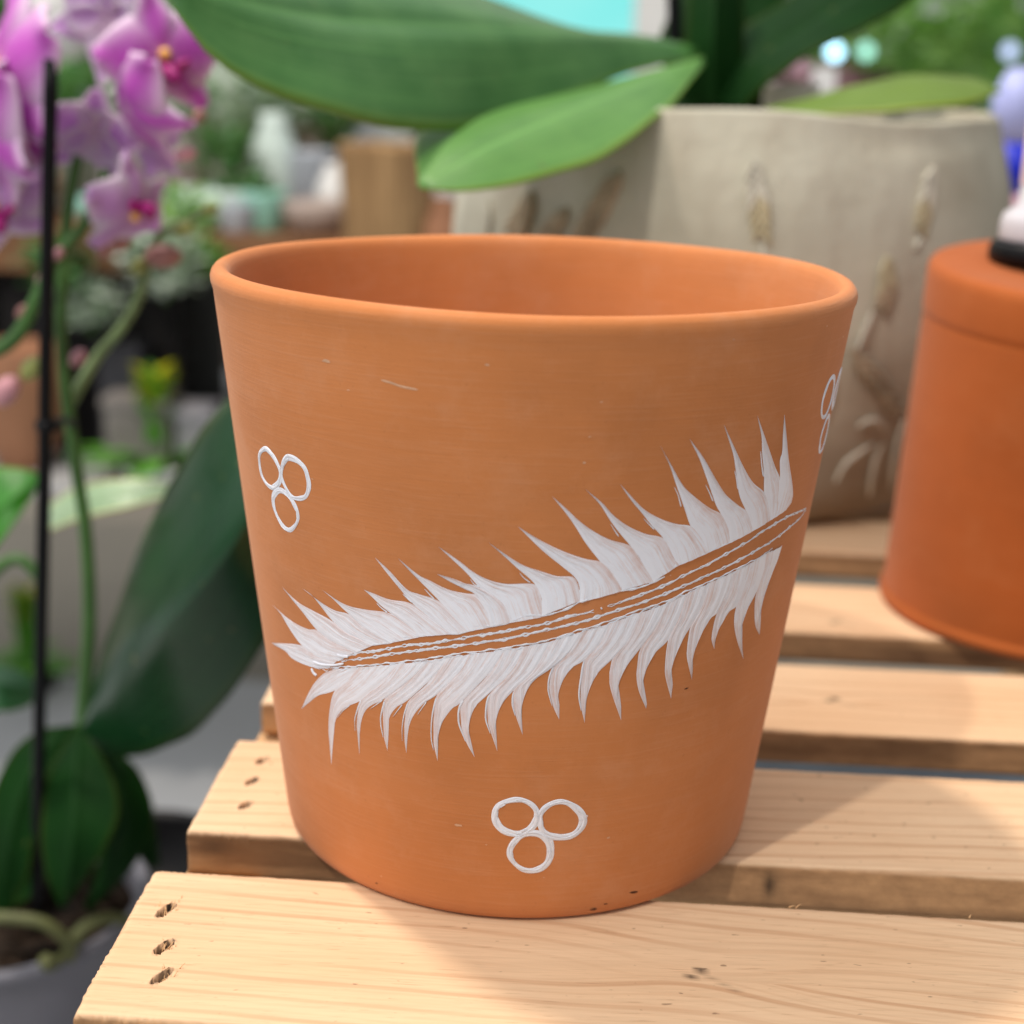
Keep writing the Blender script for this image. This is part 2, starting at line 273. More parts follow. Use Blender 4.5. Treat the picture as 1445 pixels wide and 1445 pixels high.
LO = [([(-51.96,0.5564),(-49.64,0.6033),(-45.86,0.6743),(-42.01,0.728),(-38.33,0.7594)],[(-51.96,0.5564),(-48.43,0.5979),(-44.7,0.6408),(-40.0,0.6776),(-33.86,0.7451),(-28.52,0.8067)]),([(-42.91,0.4145),(-42.84,0.5117),(-41.83,0.5962),(-39.73,0.6767),(-35.7,0.7374),(-32.72,0.7886)],[(-42.91,0.4145),(-41.02,0.533),(-39.79,0.5903),(-36.79,0.6397),(-32.59,0.6812),(-26.34,0.769),(-22.06,0.8367)]),([(-34.17,0.4904),(-34.36,0.5753),(-33.69,0.6346),(-32.39,0.6843),(-27.15,0.7616),(-24.44,0.8272)],[(-34.17,0.4904),(-33.53,0.5766),(-32.27,0.636),(-30.35,0.6716),(-27.08,0.7063),(-21.04,0.7903),(-17.09,0.859)]),([(-27.04,0.536),(-27.77,0.5907),(-27.48,0.6548),(-26.92,0.7069),(-21.79,0.7836),(-18.62,0.853)],[(-27.04,0.536),(-26.46,0.605),(-26.15,0.648),(-24.43,0.6886),(-21.92,0.7196),(-16.49,0.8091),(-13.16,0.8788)]),([(-22.76,0.5433),(-23.11,0.605),(-22.59,0.6679),(-21.84,0.716),(-17.49,0.7909),(-14.5,0.8738)],[(-22.76,0.5433),(-22.14,0.6198),(-20.99,0.669),(-18.68,0.7176),(-15.89,0.755),(-11.61,0.8308),(-8.47,0.898)]),([(-16.17,0.5375),(-16.93,0.6025),(-16.63,0.6887),(-15.89,0.755),(-12.01,0.83),(-10.01,0.8934)],[(-16.17,0.5375),(-15.92,0.6218),(-14.9,0.6702),(-13.01,0.7163),(-11.39,0.7384),(-6.13,0.8393),(-3.03,0.9176)]),([(-8.72,0.5654),(-10.42,0.6148),(-11.43,0.6706),(-11.4,0.727),(-11.12,0.7418),(-6.13,0.8393),(-4.28,0.9142)],[(-8.72,0.5654),(-9.52,0.6238),(-9.98,0.6732),(-9.19,0.7196),(-5.99,0.7769),(-2.04,0.8479),(1.09,0.9312)]),([(-4.36,0.5913),(-5.66,0.6527),(-6.36,0.6974),(-6.2,0.7541),(-5.95,0.7752),(-2.05,0.8546),(-0.16,0.9284)],[(-4.36,0.5913),(-4.48,0.6467),(-4.86,0.6992),(-4.34,0.7301),(-1.68,0.7886),(2.15,0.8568),(5.3,0.9473)]),([(0.36,0.6483),(-0.89,0.7028),(-1.55,0.7475),(-1.58,0.7907),(1.77,0.8567),(4.06,0.9429)],[(0.36,0.6483),(0.22,0.6849),(-0.12,0.7484),(0.32,0.7899),(2.57,0.8316),(5.44,0.8669),(8.32,0.916),(10.49,0.9761)]),([(7.08,0.6983),(5.78,0.7421),(4.9,0.7948),(4.9,0.8354),(5.43,0.8687),(7.68,0.9163),(9.24,0.9702)],[(7.08,0.6983),(7.13,0.7266),(6.54,0.7871),(6.85,0.8316),(8.87,0.8639),(10.97,0.8848),(13.79,0.9342),(15.8,0.9975)]),([(11.98,0.6846),(10.86,0.754),(10.76,0.8328),(10.93,0.8891),(13.27,0.9347),(14.52,0.9924)],[(11.98,0.6846),(12.05,0.762),(12.06,0.8067),(14.05,0.8494),(16.46,0.887),(19.1,0.9406),(21.25,1.0245)]),([(19.25,0.6817),(16.74,0.775),(15.95,0.8248),(16.07,0.8691),(16.45,0.8892),(18.8,0.9455),(19.93,1.018)],[(19.25,0.6817),(18.92,0.7301),(17.55,0.8299),(18.33,0.8511),(20.21,0.8813),(21.67,0.912),(24.22,0.9688),(26.47,1.0428)]),([(24.26,0.7098),(22.21,0.7728),(21.34,0.8234),(21.22,0.8721),(21.67,0.912),(23.92,0.9694),(25.08,1.037)],[(24.26,0.7098),(24.36,0.7225),(22.97,0.8014),(22.87,0.8429),(24.7,0.8874),(27.13,0.9226),(29.11,0.9864),(30.76,1.0655)]),([(29.66,0.7277),(27.53,0.8094),(27.12,0.8667),(27.13,0.9226),(28.79,0.9872),(29.44,1.06)],[(29.66,0.7277),(29.68,0.7657),(28.85,0.8211),(28.59,0.8742),(30.02,0.9115),(31.76,0.9511),(33.94,1.011),(35.4,1.0837)]),([(34.1,0.775),(32.01,0.8534),(31.64,0.8996),(31.76,0.9511),(33.6,1.012),(34.11,1.0808)],[(34.1,0.775),(33.91,0.8098),(33.24,0.8798),(34.29,0.9214),(36.36,0.9638),(37.91,0.979),(39.59,1.0358),(40.53,1.099)]),([(38.75,0.8581),(37.59,0.8923),(37.39,0.9305),(37.81,0.9793),(39.2,1.0371),(39.08,1.0969)],[(38.75,0.8581),(38.51,0.9155),(39.1,0.9396),(41.18,0.9698),(43.13,0.9835),(44.66,1.0408),(45.59,1.1086)]),([(48.8,0.7851),(45.45,0.8562),(43.55,0.9118),(42.93,0.9493),(42.91,0.9843),(44.21,1.0424),(43.92,1.1077)],[(48.8,0.7851),(47.46,0.834),(46.41,0.8892),(45.75,0.9311),(46.35,0.959),(48.82,1.0058),(50.14,1.0651),(50.79,1.1275)]),([(53.51,0.8446),(50.99,0.8865),(49.37,0.9435),(48.69,1.0063),(49.6,1.0672),(49.38,1.1238)],[(53.51,0.8446),(52.79,0.8902),(51.82,0.9404),(51.87,0.9858),(52.7,1.0279),(54.77,1.0761),(55.69,1.1254)])]
HAIR = [([(24.24,1.3873),(25.2,1.3614),(26.04,1.3273)],0.0042),([(30.36,1.3834),(31.42,1.3587),(32.47,1.3317)],0.0046),([(36.27,1.4125),(37.02,1.386),(37.77,1.3551)],0.0042),([(41.92,1.4552),(42.84,1.4155),(43.96,1.3769)],0.0061),([(19.24,1.3038),(20.13,1.2884),(21.45,1.2681)],0.0042),([(13.58,1.2925),(14.36,1.2735),(15.2,1.2543)],0.0038),([(-1.19,1.1501),(-0.45,1.1359),(0.66,1.1218)],0.0042),([(-9.48,1.1224),(-8.87,1.1085),(-8.01,1.1012)],0.0042),([(-17.67,1.0774),(-16.84,1.0643),(-15.96,1.0513)],0.0042),([(-21.82,1.0522),(-20.9,1.0396),(-20.11,1.0308)],0.0046),([(-27.27,1.0082),(-26.29,0.9961),(-25.16,0.9865)],0.0046),([(-39.54,0.5915),(-37.68,0.6239),(-35.57,0.6522)],0.0038),([(-30.4,0.6621),(-29.15,0.6786),(-27.42,0.7012)],0.0038),([(-25.25,0.6558),(-24.24,0.6778),(-23.08,0.7022)],0.0038),([(-19.96,0.6796),(-19.11,0.7004),(-18.05,0.7261)],0.0038),([(-34.75,0.5711),(-34.58,0.6097),(-33.6,0.649),(-32.51,0.6815)],0.0076),([(-27.83,0.5787),(-28.21,0.6194),(-27.97,0.6529),(-26.96,0.6982)],0.0076),([(-23.5,0.5826),(-23.45,0.6178),(-22.9,0.666),(-21.86,0.7106)],0.0065),([(-16.91,0.5721),(-17.34,0.613),(-16.99,0.6832),(-16.04,0.7449)],0.0068),([(-10.49,0.6147),(-11.77,0.6722),(-11.68,0.7181),(-10.85,0.7469)],0.0076),([(-5.73,0.6475),(-6.63,0.6945),(-6.46,0.7447),(-5.95,0.7725)],0.0068),([(-1.15,0.7092),(-1.72,0.7474),(-1.61,0.7858)],0.0061),([(5.6,0.7428),(4.73,0.7925),(4.78,0.8328),(5.44,0.866)],0.0061),([(11.13,0.7242),(10.48,0.7769),(10.62,0.8329),(10.91,0.8838)],0.0068)]
DAB = [([(-46.03,0.7243),(-45.46,0.7131),(-44.49,0.7086)],0.0086),([(13.16,1.042),(13.41,1.0431)],0.0061),([(9.59,1.0648),(10.68,1.0718)],0.0076),([(-45.02,0.7526),(-43.04,0.7528),(-39.24,0.7668),(-36.07,0.7863)],0.0076),([(-37.77,0.8065),(-36.28,0.8082),(-34.81,0.8132)],0.0095)]
LINEA = [(-37.31,0.7924),(-35.93,0.8056),(-32.78,0.8337),(-28.6,0.8536),(-21.31,0.8967),(-17.95,0.9078),(-11.29,0.9398),(-8.55,0.9534),(-4.59,0.9673),(-0.52,0.9851),(3.15,0.9974),(7.29,1.0191),(9.34,1.0257),(11.99,1.0347)]
LINEA2 = [(14.34,1.0476),(15.53,1.0513),(18.06,1.0645),(21.96,1.0817),(26.43,1.1039),(28.28,1.1167),(33.16,1.1392),(38.44,1.1642),(42.82,1.1816),(47.64,1.204),(55.98,1.2163),(66.15,1.2016)]
LINEB = [(-36.79,0.7878),(-34.7,0.8034),(-29.54,0.8305),(-24.81,0.8578),(-17.62,0.8931),(-11.3,0.9182),(-7.08,0.9356),(-2.91,0.9509),(1.8,0.9717),(7.3,0.9937),(11.1,1.0086),(15.23,1.0284),(18.65,1.0421),(24.4,1.0665),(29.03,1.0857),(33.57,1.104),(38.16,1.12),(45.18,1.143),(50.58,1.1572),(57.19,1.1745),(63.12,1.1846),(66.31,1.1987)]
LINEC = [(-45.62,0.7404),(-44.29,0.7375),(-39.31,0.7585),(-33.65,0.786),(-25.42,0.8263),(-18.04,0.8611),(-14.62,0.8779),(-11.31,0.8933),(-7.06,0.9077),(-0.79,0.9302),(4.29,0.9484),(8.43,0.9717),(13.7,0.9953),(20.1,1.0264),(25.72,1.0455),(29.24,1.0649),(35.38,1.086),(42.32,1.1075),(47.4,1.1177),(51.6,1.1312)]
BERRY_FRONT = [[(3.9,0.3774),(3.6,0.3587),(3.01,0.3423),(2.17,0.3281),(1.04,0.3189),(-0.25,0.3166),(-1.51,0.3193),(-2.68,0.3262),(-3.64,0.3381),(-4.29,0.3541),(-4.64,0.3725),(-4.56,0.3924),(-3.9,0.4103),(-2.83,0.4224),(-1.67,0.4295),(-0.49,0.4333),(0.73,0.4324),(1.91,0.4256),(2.94,0.4137),(3.69,0.3971)],[(13.35,0.3588),(13.18,0.3385),(12.52,0.3217),(11.52,0.3099),(10.28,0.3044),(9.0,0.3038),(7.7,0.306),(6.38,0.3126),(5.29,0.3264),(4.66,0.3452),(4.44,0.3653),(4.57,0.385),(5.15,0.4024),(6.08,0.4153),(7.21,0.4237),(8.48,0.4263),(9.78,0.4212),(10.94,0.4104),(11.99,0.3967),(12.89,0.3795)],[(7.03,0.254),(6.96,0.2351),(6.55,0.2168),(5.69,0.202),(4.51,0.1924),(3.14,0.1882),(1.74,0.1914),(0.52,0.2017),(-0.45,0.2159),(-1.16,0.2331),(-1.42,0.2531),(-1.1,0.2727),(-0.44,0.2896),(0.39,0.3041),(1.47,0.3152),(2.77,0.3202),(4.15,0.3184),(5.46,0.3096),(6.45,0.2935),(6.92,0.2736)]]
BERRY_LEFT = [[(-53.21,1.3826),(-50.98,1.3718),(-49.65,1.3532),(-48.78,1.3258),(-49.8,1.2936),(-52.53,1.2677),(-54.61,1.2702),(-56.35,1.2922),(-56.66,1.3246),(-55.97,1.3582)],[(-45.53,1.3839),(-43.25,1.3824),(-41.53,1.3673),(-40.94,1.3439),(-40.85,1.3141),(-41.92,1.2824),(-44.01,1.2655),(-46.28,1.2666),(-47.72,1.2872),(-48.65,1.3169),(-48.01,1.3474),(-46.82,1.3726)],[(-49.45,1.2712),(-47.48,1.2668),(-45.99,1.2511),(-44.96,1.2289),(-44.95,1.2028),(-46.13,1.1766),(-48.11,1.1554),(-50.17,1.1591),(-52.06,1.184),(-52.84,1.2099),(-52.65,1.2372),(-51.22,1.2596)]]
EDGES = [[(-32.17,0.8518),(-29.87,0.8693),(-25.17,0.8929),(-22.67,0.9149),(-18.02,0.9361),(-11.8,0.955),(-9.49,0.9663)],[(-8.86,0.9824),(-5.23,0.9882),(-2.59,1.0014),(0.24,1.023),(3.5,1.025),(6.91,1.0422),(9.34,1.0649)],[(9.9,1.0796),(13.34,1.0923),(17.64,1.093),(20.89,1.1009),(24.63,1.1226)],[(26.01,1.1488),(33.28,1.1789),(37.99,1.1956),(41.99,1.2127),(47.26,1.2236)]]
SCRATCH = [(-23.88,1.66),(-22.18,1.6555),(-20.52,1.649),(-17.72,1.6441)]

# ------------------------------------------------------------------ painted terracotta pot
H, RB = 1.8496, 0.7819
def cone_r(z): return RB + (1 - RB)*z/H
prof = [(0, .004), (.70, .004), (.742, .002), (.762, .005), (.774, .014), (RB + .001, .032)]
prof += [(cone_r(z), z) for z in [.06 + i*(1.79 - .06)/40 for i in range(41)]]
prof += [(1.0, 1.812), (1.001, 1.826), (.997, 1.840), (.988, 1.851), (.974, 1.857), (.960, 1.855), (.949, 1.846), (.941, 1.832), (.935, 1.812), (.925, 1.77)]
prof += [(.925 - (.925-.70)*i/14, 1.77 - 1.65*i/14) for i in range(1, 15)] + [(.66, .085), (0, .08)]
pb = MB()
def wob(r, z, a):
    w = .0012*math.sin(3*a + 1.3) + .0009*math.sin(5*a + z*4); return r*(1 + w*.5), z + (.0025*math.sin(2*a + .5) + .0015*math.sin(5*a) if z > 1.6 else 0)
V, F, uv = lathe((0, 0, 0), prof, 288, wob); pb.add(V, F, uv)
def on_pot(thd, z, lift):
    a = math.radians(thd); r = cone_r(z) + lift
    w = .0012*math.sin(3*(a - PI/2) + 1.3) + .0009*math.sin(5*(a - PI/2) + z*4)
    r = r*(1 + .5*w)
    return Vector((r*math.sin(a), -r*math.cos(a), z - lift*.11))
def patch(mb, L, R, base, n=34, m=15, seed=0, peak=.0007, flipv=False):
    Rn = random.Random(seed); A = cr(L, n); B = cr(R, n); V = []; uv = []
    ph = [Rn.uniform(0, 6.28) for _ in range(4)]
    for i in range(n):
        u = i/(n-1)
        for j in range(m):
            v = j/(m-1); t = A[i][0] + (B[i][0]-A[i][0])*v; z = A[i][1] + (B[i][1]-A[i][1])*v
            h = (base + peak*(math.sin(PI*v)**.6) + .0006*math.sin(v*19 + ph[0] + 2*u) + .0004*math.sin(v*41 + ph[1] - 3*u))*(.35 + .65*min(1, u*3))
            if j in (0, m-1) or i == 0: h = .0006
            V.append(on_pot(t, z, max(.0006, h))); uv.append((u, (1 - v if flipv else v)*.999 + 2*seed))
    mb.add(V, grid_faces(n, m), uv)
def ribbon(mb, P, w, base=.0012, peak=.003, n=None, wf=None, off=None, closed=False, seed=0, ridge=False):
    n = n or max(10, len(P)*7); P = list(P)
    if closed:
        P3 = crc(P, n); N2 = len(P3)
    else: P3 = cr(P, n); N2 = len(P3)
    Rn = random.Random(seed); V = []; uv = []; m = 7; ph = Rn.uniform(0, 6)
    for i in range(N2):
        u = i/(N2-1) if N2 > 1 else 0
        a = P3[(i-1) % N2 if closed else max(0, i-1)]; b = P3[(i+1) % N2 if closed else min(N2-1, i+1)]
        z = P3[i][1]; rz = cone_r(z); dx = math.radians(b[0]-a[0])*rz; dz = b[1]-a[1]; l = math.hypot(dx, dz) or 1
        nx, nz = -dz/l, dx/l; ww = w*(wf(u) if wf else 1)*.5; o = off(u) if off else 0
        if not closed: ww *= min(1, .35 + 8*min(u, 1-u))
        for j in range(m):
            q = -1 + 2*j/(m-1); d = q*ww + o
            h = base + (peak*(1 - q*q)**.5 if not ridge else peak*(.35 + .65*abs(q))*(1 if abs(q) < .9 else .4)) + .0002*math.sin(37*u + ph + 3*q)
            if abs(q) > .99: h = .0005
            V.append(on_pot(P3[i][0] + math.degrees(nx*d/rz), z + nz*d, h)); uv.append((u*9 + .5, 1.0 + q*.25 + 2*seed))
    F = grid_faces(N2, m)
    if closed: F += [((N2-1)*m + j, (N2-1)*m + j + 1, j + 1, j) for j in range(m-1)]
    mb.add(V, F, uv)
ribbon(pb, SCRATCH, .006, .0003, .0006); pb.M[-len(grid_faces(28, 7)):] = [1]*len(grid_faces(28, 7))
for (t, z, r, mi) in ((17.7, .034, .011, 2), (27.1, .07, .012, 2), (14.0, 1.80, .006, 2), (35, 1.825, .006, 2), (-39.7, 1.34, .004, 1), (-34, 1.69, .011, 1), (-12, .33, .010, 1), (20.4, .047, .005, 2), (33, .75, .006, 2), (-30, 1.62, .005, 1)):
    V = [on_pot(t, z, .0009)]; K = 9
    for k in range(K):
        a = 2*PI*k/K; q = r*rnd.uniform(.5, 1.1); V.append(on_pot(t + math.degrees(q*1.5*math.cos(a)/cone_r(z)), z + q*.5*math.sin(a), .0008))
    pb.add(V, [(0, 1+k, 1+(k+1) % K) for k in range(K)], mi=mi)
for k in range(22):                                                            # pits and grit
    t = rnd.uniform(-85, 85); z = rnd.choice((rnd.uniform(.05, .35), rnd.uniform(.05, 1.78), rnd.uniform(1.5, 1.8))); r = rnd.choice((.0025, .003, .0035, .005)); mi = rnd.choice((1, 1, 1, 1, 2))
    V = [on_pot(t, z, .0009)] + [on_pot(t + math.degrees(r*rnd.uniform(.6, 1.8)*math.cos(2*PI*q/7)/cone_r(z)), z + r*rnd.uniform(.4, .9)*math.sin(2*PI*q/7), .0008) for q in range(7)]
    pb.add(V, [(0, 1+q, 1+(q+1) % 7) for q in range(7)], mi=mi)
pot = pb.build('terracotta_pot', [M['pot'], M['pot_mark'], M['pot_speck']], origin=(0, 0, 0))
tag(pot, 'large open terracotta pot hand painted with a white feather and rings of berries', 'flower pot', 'terracotta pots on the slatted table')
fb = MB()
for i, (L, R) in enumerate(UP): patch(fb, L, R, .0009 + .0005*(i % 3), seed=i+1, flipv=True)
for i, (L, R) in enumerate(LO): patch(fb, L, R, .0009 + .0005*(i % 3), seed=i+41)
for i, (L, w) in enumerate(HAIR): ribbon(fb, L, w, .0010, .0012, seed=i, wf=lambda u: .35 + .65*u)
for i, (L, w) in enumerate(DAB): ribbon(fb, L, w, .002, .003, seed=i+5)
EDGES_DONE = [ribbon(fb, L, .0080, .0013, .0008, n=90, seed=60 + i, wf=lambda u: .75 + .45*math.sin(u*31 + 2)*math.sin(u*13)) for i, L in enumerate(EDGES)]
def chain(seed, amp, f):
    R_ = random.Random(seed); p = [R_.uniform(0, 6.28) for _ in range(3)]
    return lambda u: amp*max(0, .25 + math.sin(f*u + p[0])*.6 + math.sin(f*2.3*u + p[1])*.5)
for LN, sd, ln in ((LINEA, 1, 1.0), (LINEA2, 2, .9), (LINEB, 3, 1.9)):
    o1 = chain(sd, .0030, 83*ln); n = int(260*ln)
    for sg in (1, -1):
        ribbon(fb, LN, .0064, .0006, .0006, n=n, off=lambda u, s=sg: s*o1(u), seed=sd*7+sg, wf=lambda u: max(.12, .75 + .35*math.sin(u*160*ln + sg)*.6 + .5*math.sin(u*47*ln + 2*sg)*math.sin(u*23*ln)))
o2 = chain(9, .0045, 120)
ribbon(fb, LINEC, .0048, .0012, .0008, n=420, off=lambda u: o2(u)*.5, seed=77, wf=lambda u: .9 + .35*math.sin(u*190))
ribbon(fb, LINEC, .0052, .0012, .0008, n=420, off=lambda u: -o2(u)*1.2 - .004, seed=78, wf=lambda u: .7 + .6*math.sin(u*83)*math.sin(u*141))
fb.build('painted_feather', M['paint'], pot)
def berries(rings, w, seed):
    b = MB()
    for i, r in enumerate(rings):
        ribbon(b, r, w, .0010, .0016, n=96, closed=True, seed=seed+i, ridge=True, wf=lambda u: 1 + .20*math.sin(6.28*u + i) + .10*math.sin(6.28*3*u + 2*i) + .05*math.sin(6.28*7*u))
        ribbon(b, r, w*.30, .0016, .0016, n=96, closed=True, seed=seed+i+9, off=lambda u: .0034*math.sin(6.28*u+2*i) + .0016*math.sin(6.28*5*u + i), wf=lambda u: max(.1, .9 + .9*math.sin(6.28*2*u + 1 + i) + .4*math.sin(6.28*7*u)))
        for q in range(5):
            k0 = rnd.randrange(0, len(r)); ribbon(b, [r[k0], r[(k0 + 1) % len(r)]], w*rnd.uniform(.25, .5), .0018, .0014, n=10, seed=seed + q, off=lambda u, d=rnd.uniform(-.35, .35)*w: d)
    return b
bf = berries(BERRY_FRONT, .0200, 3)
V = [on_pot(14.05, .371, .003)] + [on_pot(14.05 + .3*math.cos(k*.7), .371 + .0045*math.sin(k*.7), .0008) for k in range(9)]
bf.add(V, [(0, 1+k, 1+(k+1) % 9) for k in range(9)])
bf.build('painted_berries', M['paint'], pot)
berries(BERRY_LEFT, .0160, 23).build('painted_berries', M['paint'], pot)
def circ(t0, z0, r): return [(t0 + math.degrees(r*math.cos(2*PI*k/16)/cone_r(z0)), z0 + r*1.05*math.sin(2*PI*k/16)) for k in range(16)]
berries([circ(65.0, 1.553, .058), circ(69.2, 1.425, .053), circ(74.0, 1.55, .058)], .0135, 33).build('painted_berries', M['paint'], pot)

# ------------------------------------------------------------------ slatted pine table
CT, ST = math.cos(TH), math.sin(TH)
def bd(a, b, z): return Vector((a*CT - b*ST, a*ST + b*CT, z))
def inv(p): return (p[0]*CT + p[1]*ST, -p[0]*ST + p[1]*CT)
table = tag(empty('slatted_table', bd(-1.1, -1.36, -9)), 'pale pine slatted display table carrying the terracotta pots', 'table')
def smooth_noise(seed):
    R_ = random.Random(seed); k = [(R_.uniform(.5, 4), R_.uniform(0, 6.28), R_.uniform(.3, 1)) for _ in range(6)]
    return lambda x: sum(c*math.sin(a*x + p) for a, p, c in k)/3
def slat(a0, a1, b0, b1, th, seed, holes=(), knots=(), fine=True, fuzz=0):
    R_ = random.Random(seed); ny = 40 if fine else 10; dxa = .03 if fine else .12
    xs = []; x = a0
    while x < a1:
        xs.append(x); near = any(abs(x - h[0]) < .06 for h in holes); x += .006 if near else (.012 if x < a0 + .05 else dxa)
    xs.append(a1)
    bt = [b0 + .012]
    hy = [h[1] for h in holes]; y = b0 + .012; step = (b1-b0)/ny
    while y < b1 - .012:
        y += (.009 if any(abs(y - q) < .06 for q in hy) else step); bt.append(min(y, b1 - .012))
    ring = [(b, 0.0, 0.0) for b in bt[::-1]]                                   # top, back to front
    ring += [(b0 + .005, -.004, .3), (b0 + .001, -.012, .9)] + [(b0, -.02 - (th-.04)*i/6, 1.0) for i in range(7)] + [(b0 + .008, -th, 1.0), (b1 - .008, -th, 1.0), (b1, -th + .02, 1.0), (b1, -.02, 1.0), (b1 - .003, -.006, .5)]
    m = len(ring); V = []; gr = []; hl = []; sw = []
    n1, n2, n3, n4 = (smooth_noise(seed*5 + k) for k in range(4)); slope = .05 if seed == 11 else R_.uniform(-.05, .05)
    for i, x in enumerate(xs):
        endr = 0.0
        d = min(x - a0, a1 - x)
        e = max(0, 1 - d/.012)
        for j, (b, z, sd) in enumerate(ring):
            zz = z + (.0025*n1(x*.8) if sd < .5 else .003*n2(x*1.5)) - .004*e*e*(1 if sd < .5 else 0)
            bb = b + .0018*n3(x*1.2)*(1 if sd > 0 else .3) + (.0035*R_.uniform(-1, 1) if .2 < sd and b < b0 + .02 and z > -.03 else 0)
            xx = x + (.003*R_.uniform(-1, 1) + .004*n4(b*8) if i == 0 else 0)
            if fuzz and sd == 0 and j == 0: bb += .004*R_.uniform(0, 1)
            g = b*1.0 + slope*(x - a0) + .045*n4(x*.35 + b*.6) + z*.9; h = 0.0
            for (kx, ky, amp, rad) in knots:
                q = ((x-kx)/rad/1.9)**2 + ((b-ky)/rad)**2; g += amp*math.exp(-q)*(1 if b > ky - .03 else -1)
            if sd == 0:
                for (hx, hy_, ln, wd) in holes:
                    ux, uy = .42, .907                                       # staple dents run front to back, a bit askew
                    p = (x-hx)*ux + (b-hy_)*uy; q = -(x-hx)*uy + (b-hy_)*ux
                    rr = (p/ln)**2 + (q/wd)**2 + .25*R_.uniform(-1, 1)
                    if rr < 1.45: h = max(h, min(1, 2.6*(1.45-rr)))
                    if rr < 1: zz -= .075*(1-rr)**.5
                    elif rr < 2.2: zz += .004*(2.2-rr)*R_.uniform(.2, 1)
            for (kx, ky, amp, rad) in knots:
                if sd == 0:
                    rr = ((x-kx)/.034)**2 + ((b-ky - .02*math.sin((x-kx)*60))/.020)**2 + .4*R_.uniform(-1, 1)
                    if rr < 1: h = max(h, min(.8, 1.6*(1-rr)))
                    r2 = abs(b - ky + .9*(x-kx) - .01); h = max(h, .35*max(0, 1 - r2/.012)*(1 if 0 < x-kx < .10 else 0))
            if seed == 14 and sd > .8 and b < b0 + .02:
                h = max(h, .9*math.exp(-((x - KX)/.022)**2 - ((z + .075)/.05)**2), .5*math.exp(-((x + .98)/.06)**2 - ((z + .05)/.03)**2))
            V.append(bd(xx, bb, zz)); gr.append(g); hl.append(h); sw.append(sd)
    F = grid_faces(len(xs), m, 0, True)
    nb = len(V); F += [tuple(range(m))[::-1], tuple((len(xs)-1)*m + k for k in range(m))]
    return V, F, dict(grain=gr, hole=hl, sawn=sw)
KX = inv(atz(1086, 1247, -.08)[:2])[0]
HP = [inv(p) for p in ((-1.042, -.774), (-1.003, -.969), (-.975, -1.115), (-.929, .251), (-.936, .085), (-.928, -.097))]
k0 = inv(atz(985, 1372, 0)[:2])
SL = [(-1.36, -.600, [(h[0], h[1], .040, .014) for h in HP[:3]], [(k0[0], k0[1], .10, .17)], 1.1),
      (-.345, .372, [(h[0], h[1], .030, .014) for h in HP[3:]], [], 1.07), (.72, 1.43, [(-.93, b, .03, .014) for b in (.9, 1.08, 1.25)], [(1.25, 1.05, .05, .1)], 1.06), (1.83, 2.53, [], [(1.4, 2.0, .09, .14)], 1.04),
      (3.08, 3.76, [], [], 1.05), (4.08, 4.78, [], [], 1.06), (5.07, 5.77, [], [], 1.05), (6.14, 6.84, [], [], 1.06), (7.2, 7.9, [], [], 1.05)]
for i, (b0, b1, holes, knots, le) in enumerate(SL):
    V, F, at_ = slat(-le, 4.4, b0, b1, .158 if i == 1 else .14, 11 + i*3, holes, knots, i < 4, 1)
    o = mesh('slat', V, F, M['wood'], table, True, attr=at_)
    if i == 0:
        fz = MB(); R_ = random.Random(3)
        for k in range(9):                                                    # torn fibres along the rough back edge
            a = R_.choice([R_.uniform(-1.0, .1), R_.uniform(-.55, -.25), R_.uniform(.5, 3)]); b = b1 - .006; l = R_.uniform(.006, .02)
            p = bd(a, b, .002); q = bd(a + R_.uniform(-.02, .03), b + l*.8, R_.uniform(-.004, .016))
            fz.add(*tube([p, (p+q)/2 + Vector((0, 0, .004)), q], lambda u: .0028*(1-u*.8), 5, m=5))
        for h in HP[:3]:
            for k in range(9):
                a = h[0] + R_.uniform(-.02, .025); b = h[1] + R_.uniform(-.03, .045)
                p = bd(a, b, -.012); q = bd(a + R_.uniform(-.015, .03), b + R_.uniform(-.005, .035), R_.uniform(.004, .018))
                fz.add(*tube([p, (p+q)/2, q], lambda u: .0024*(1-u*.7), 5, m=4))
        sp = fz.build('splinters', M['rail'], o); tag(sp, kind='stuff')
for a0, a1 in ((-1.08, -.82), (3.9, 4.16)):
    V, F = box(0, 1, 0, 1, 0, 1); V = [bd(a0 + (a1-a0)*x, -1.3 + 9.1*y, -.162 - .36*(1-z)) for x, y, z in V]
    mesh('rail', V, F, M['rail'], table, False)
    for b0 in (-1.25, 7.3):
        V, F = box(0, 1, 0, 1, 0, 1); V = [bd(a0 + (a1-a0)*(.02 + .96*x), b0 + .4*y, -9 + 8.495*z) for x, y, z in V]
        mesh('leg', V, F, M['rail'], table, False)

V, F = box(0, 1, 0, 1, 0, 1); V = [bd(-.815 + 4.71*x, -.27 + .3*y, -.163 - .36*(1-z)) for x, y, z in V]; mesh('rail', V, F, M['rail'], table, False)  # beam added under the second slat so the gap reads as shade
M['gap_shade_grey'] = simple('blue_grey_board', (.16, .19, .22), .7, .3, 12)
V, F = box(0, 1, 0, 1, 0, 1); V = [bd(-.80 + 4.6*x, -1.0 + 8.2*y, -2.9 + .15*z) for x, y, z in V]; mesh('gap_shade_board', V, F, M['gap_shade_grey'], table, False)  # added board, dims the view through the gaps like a shaded floor
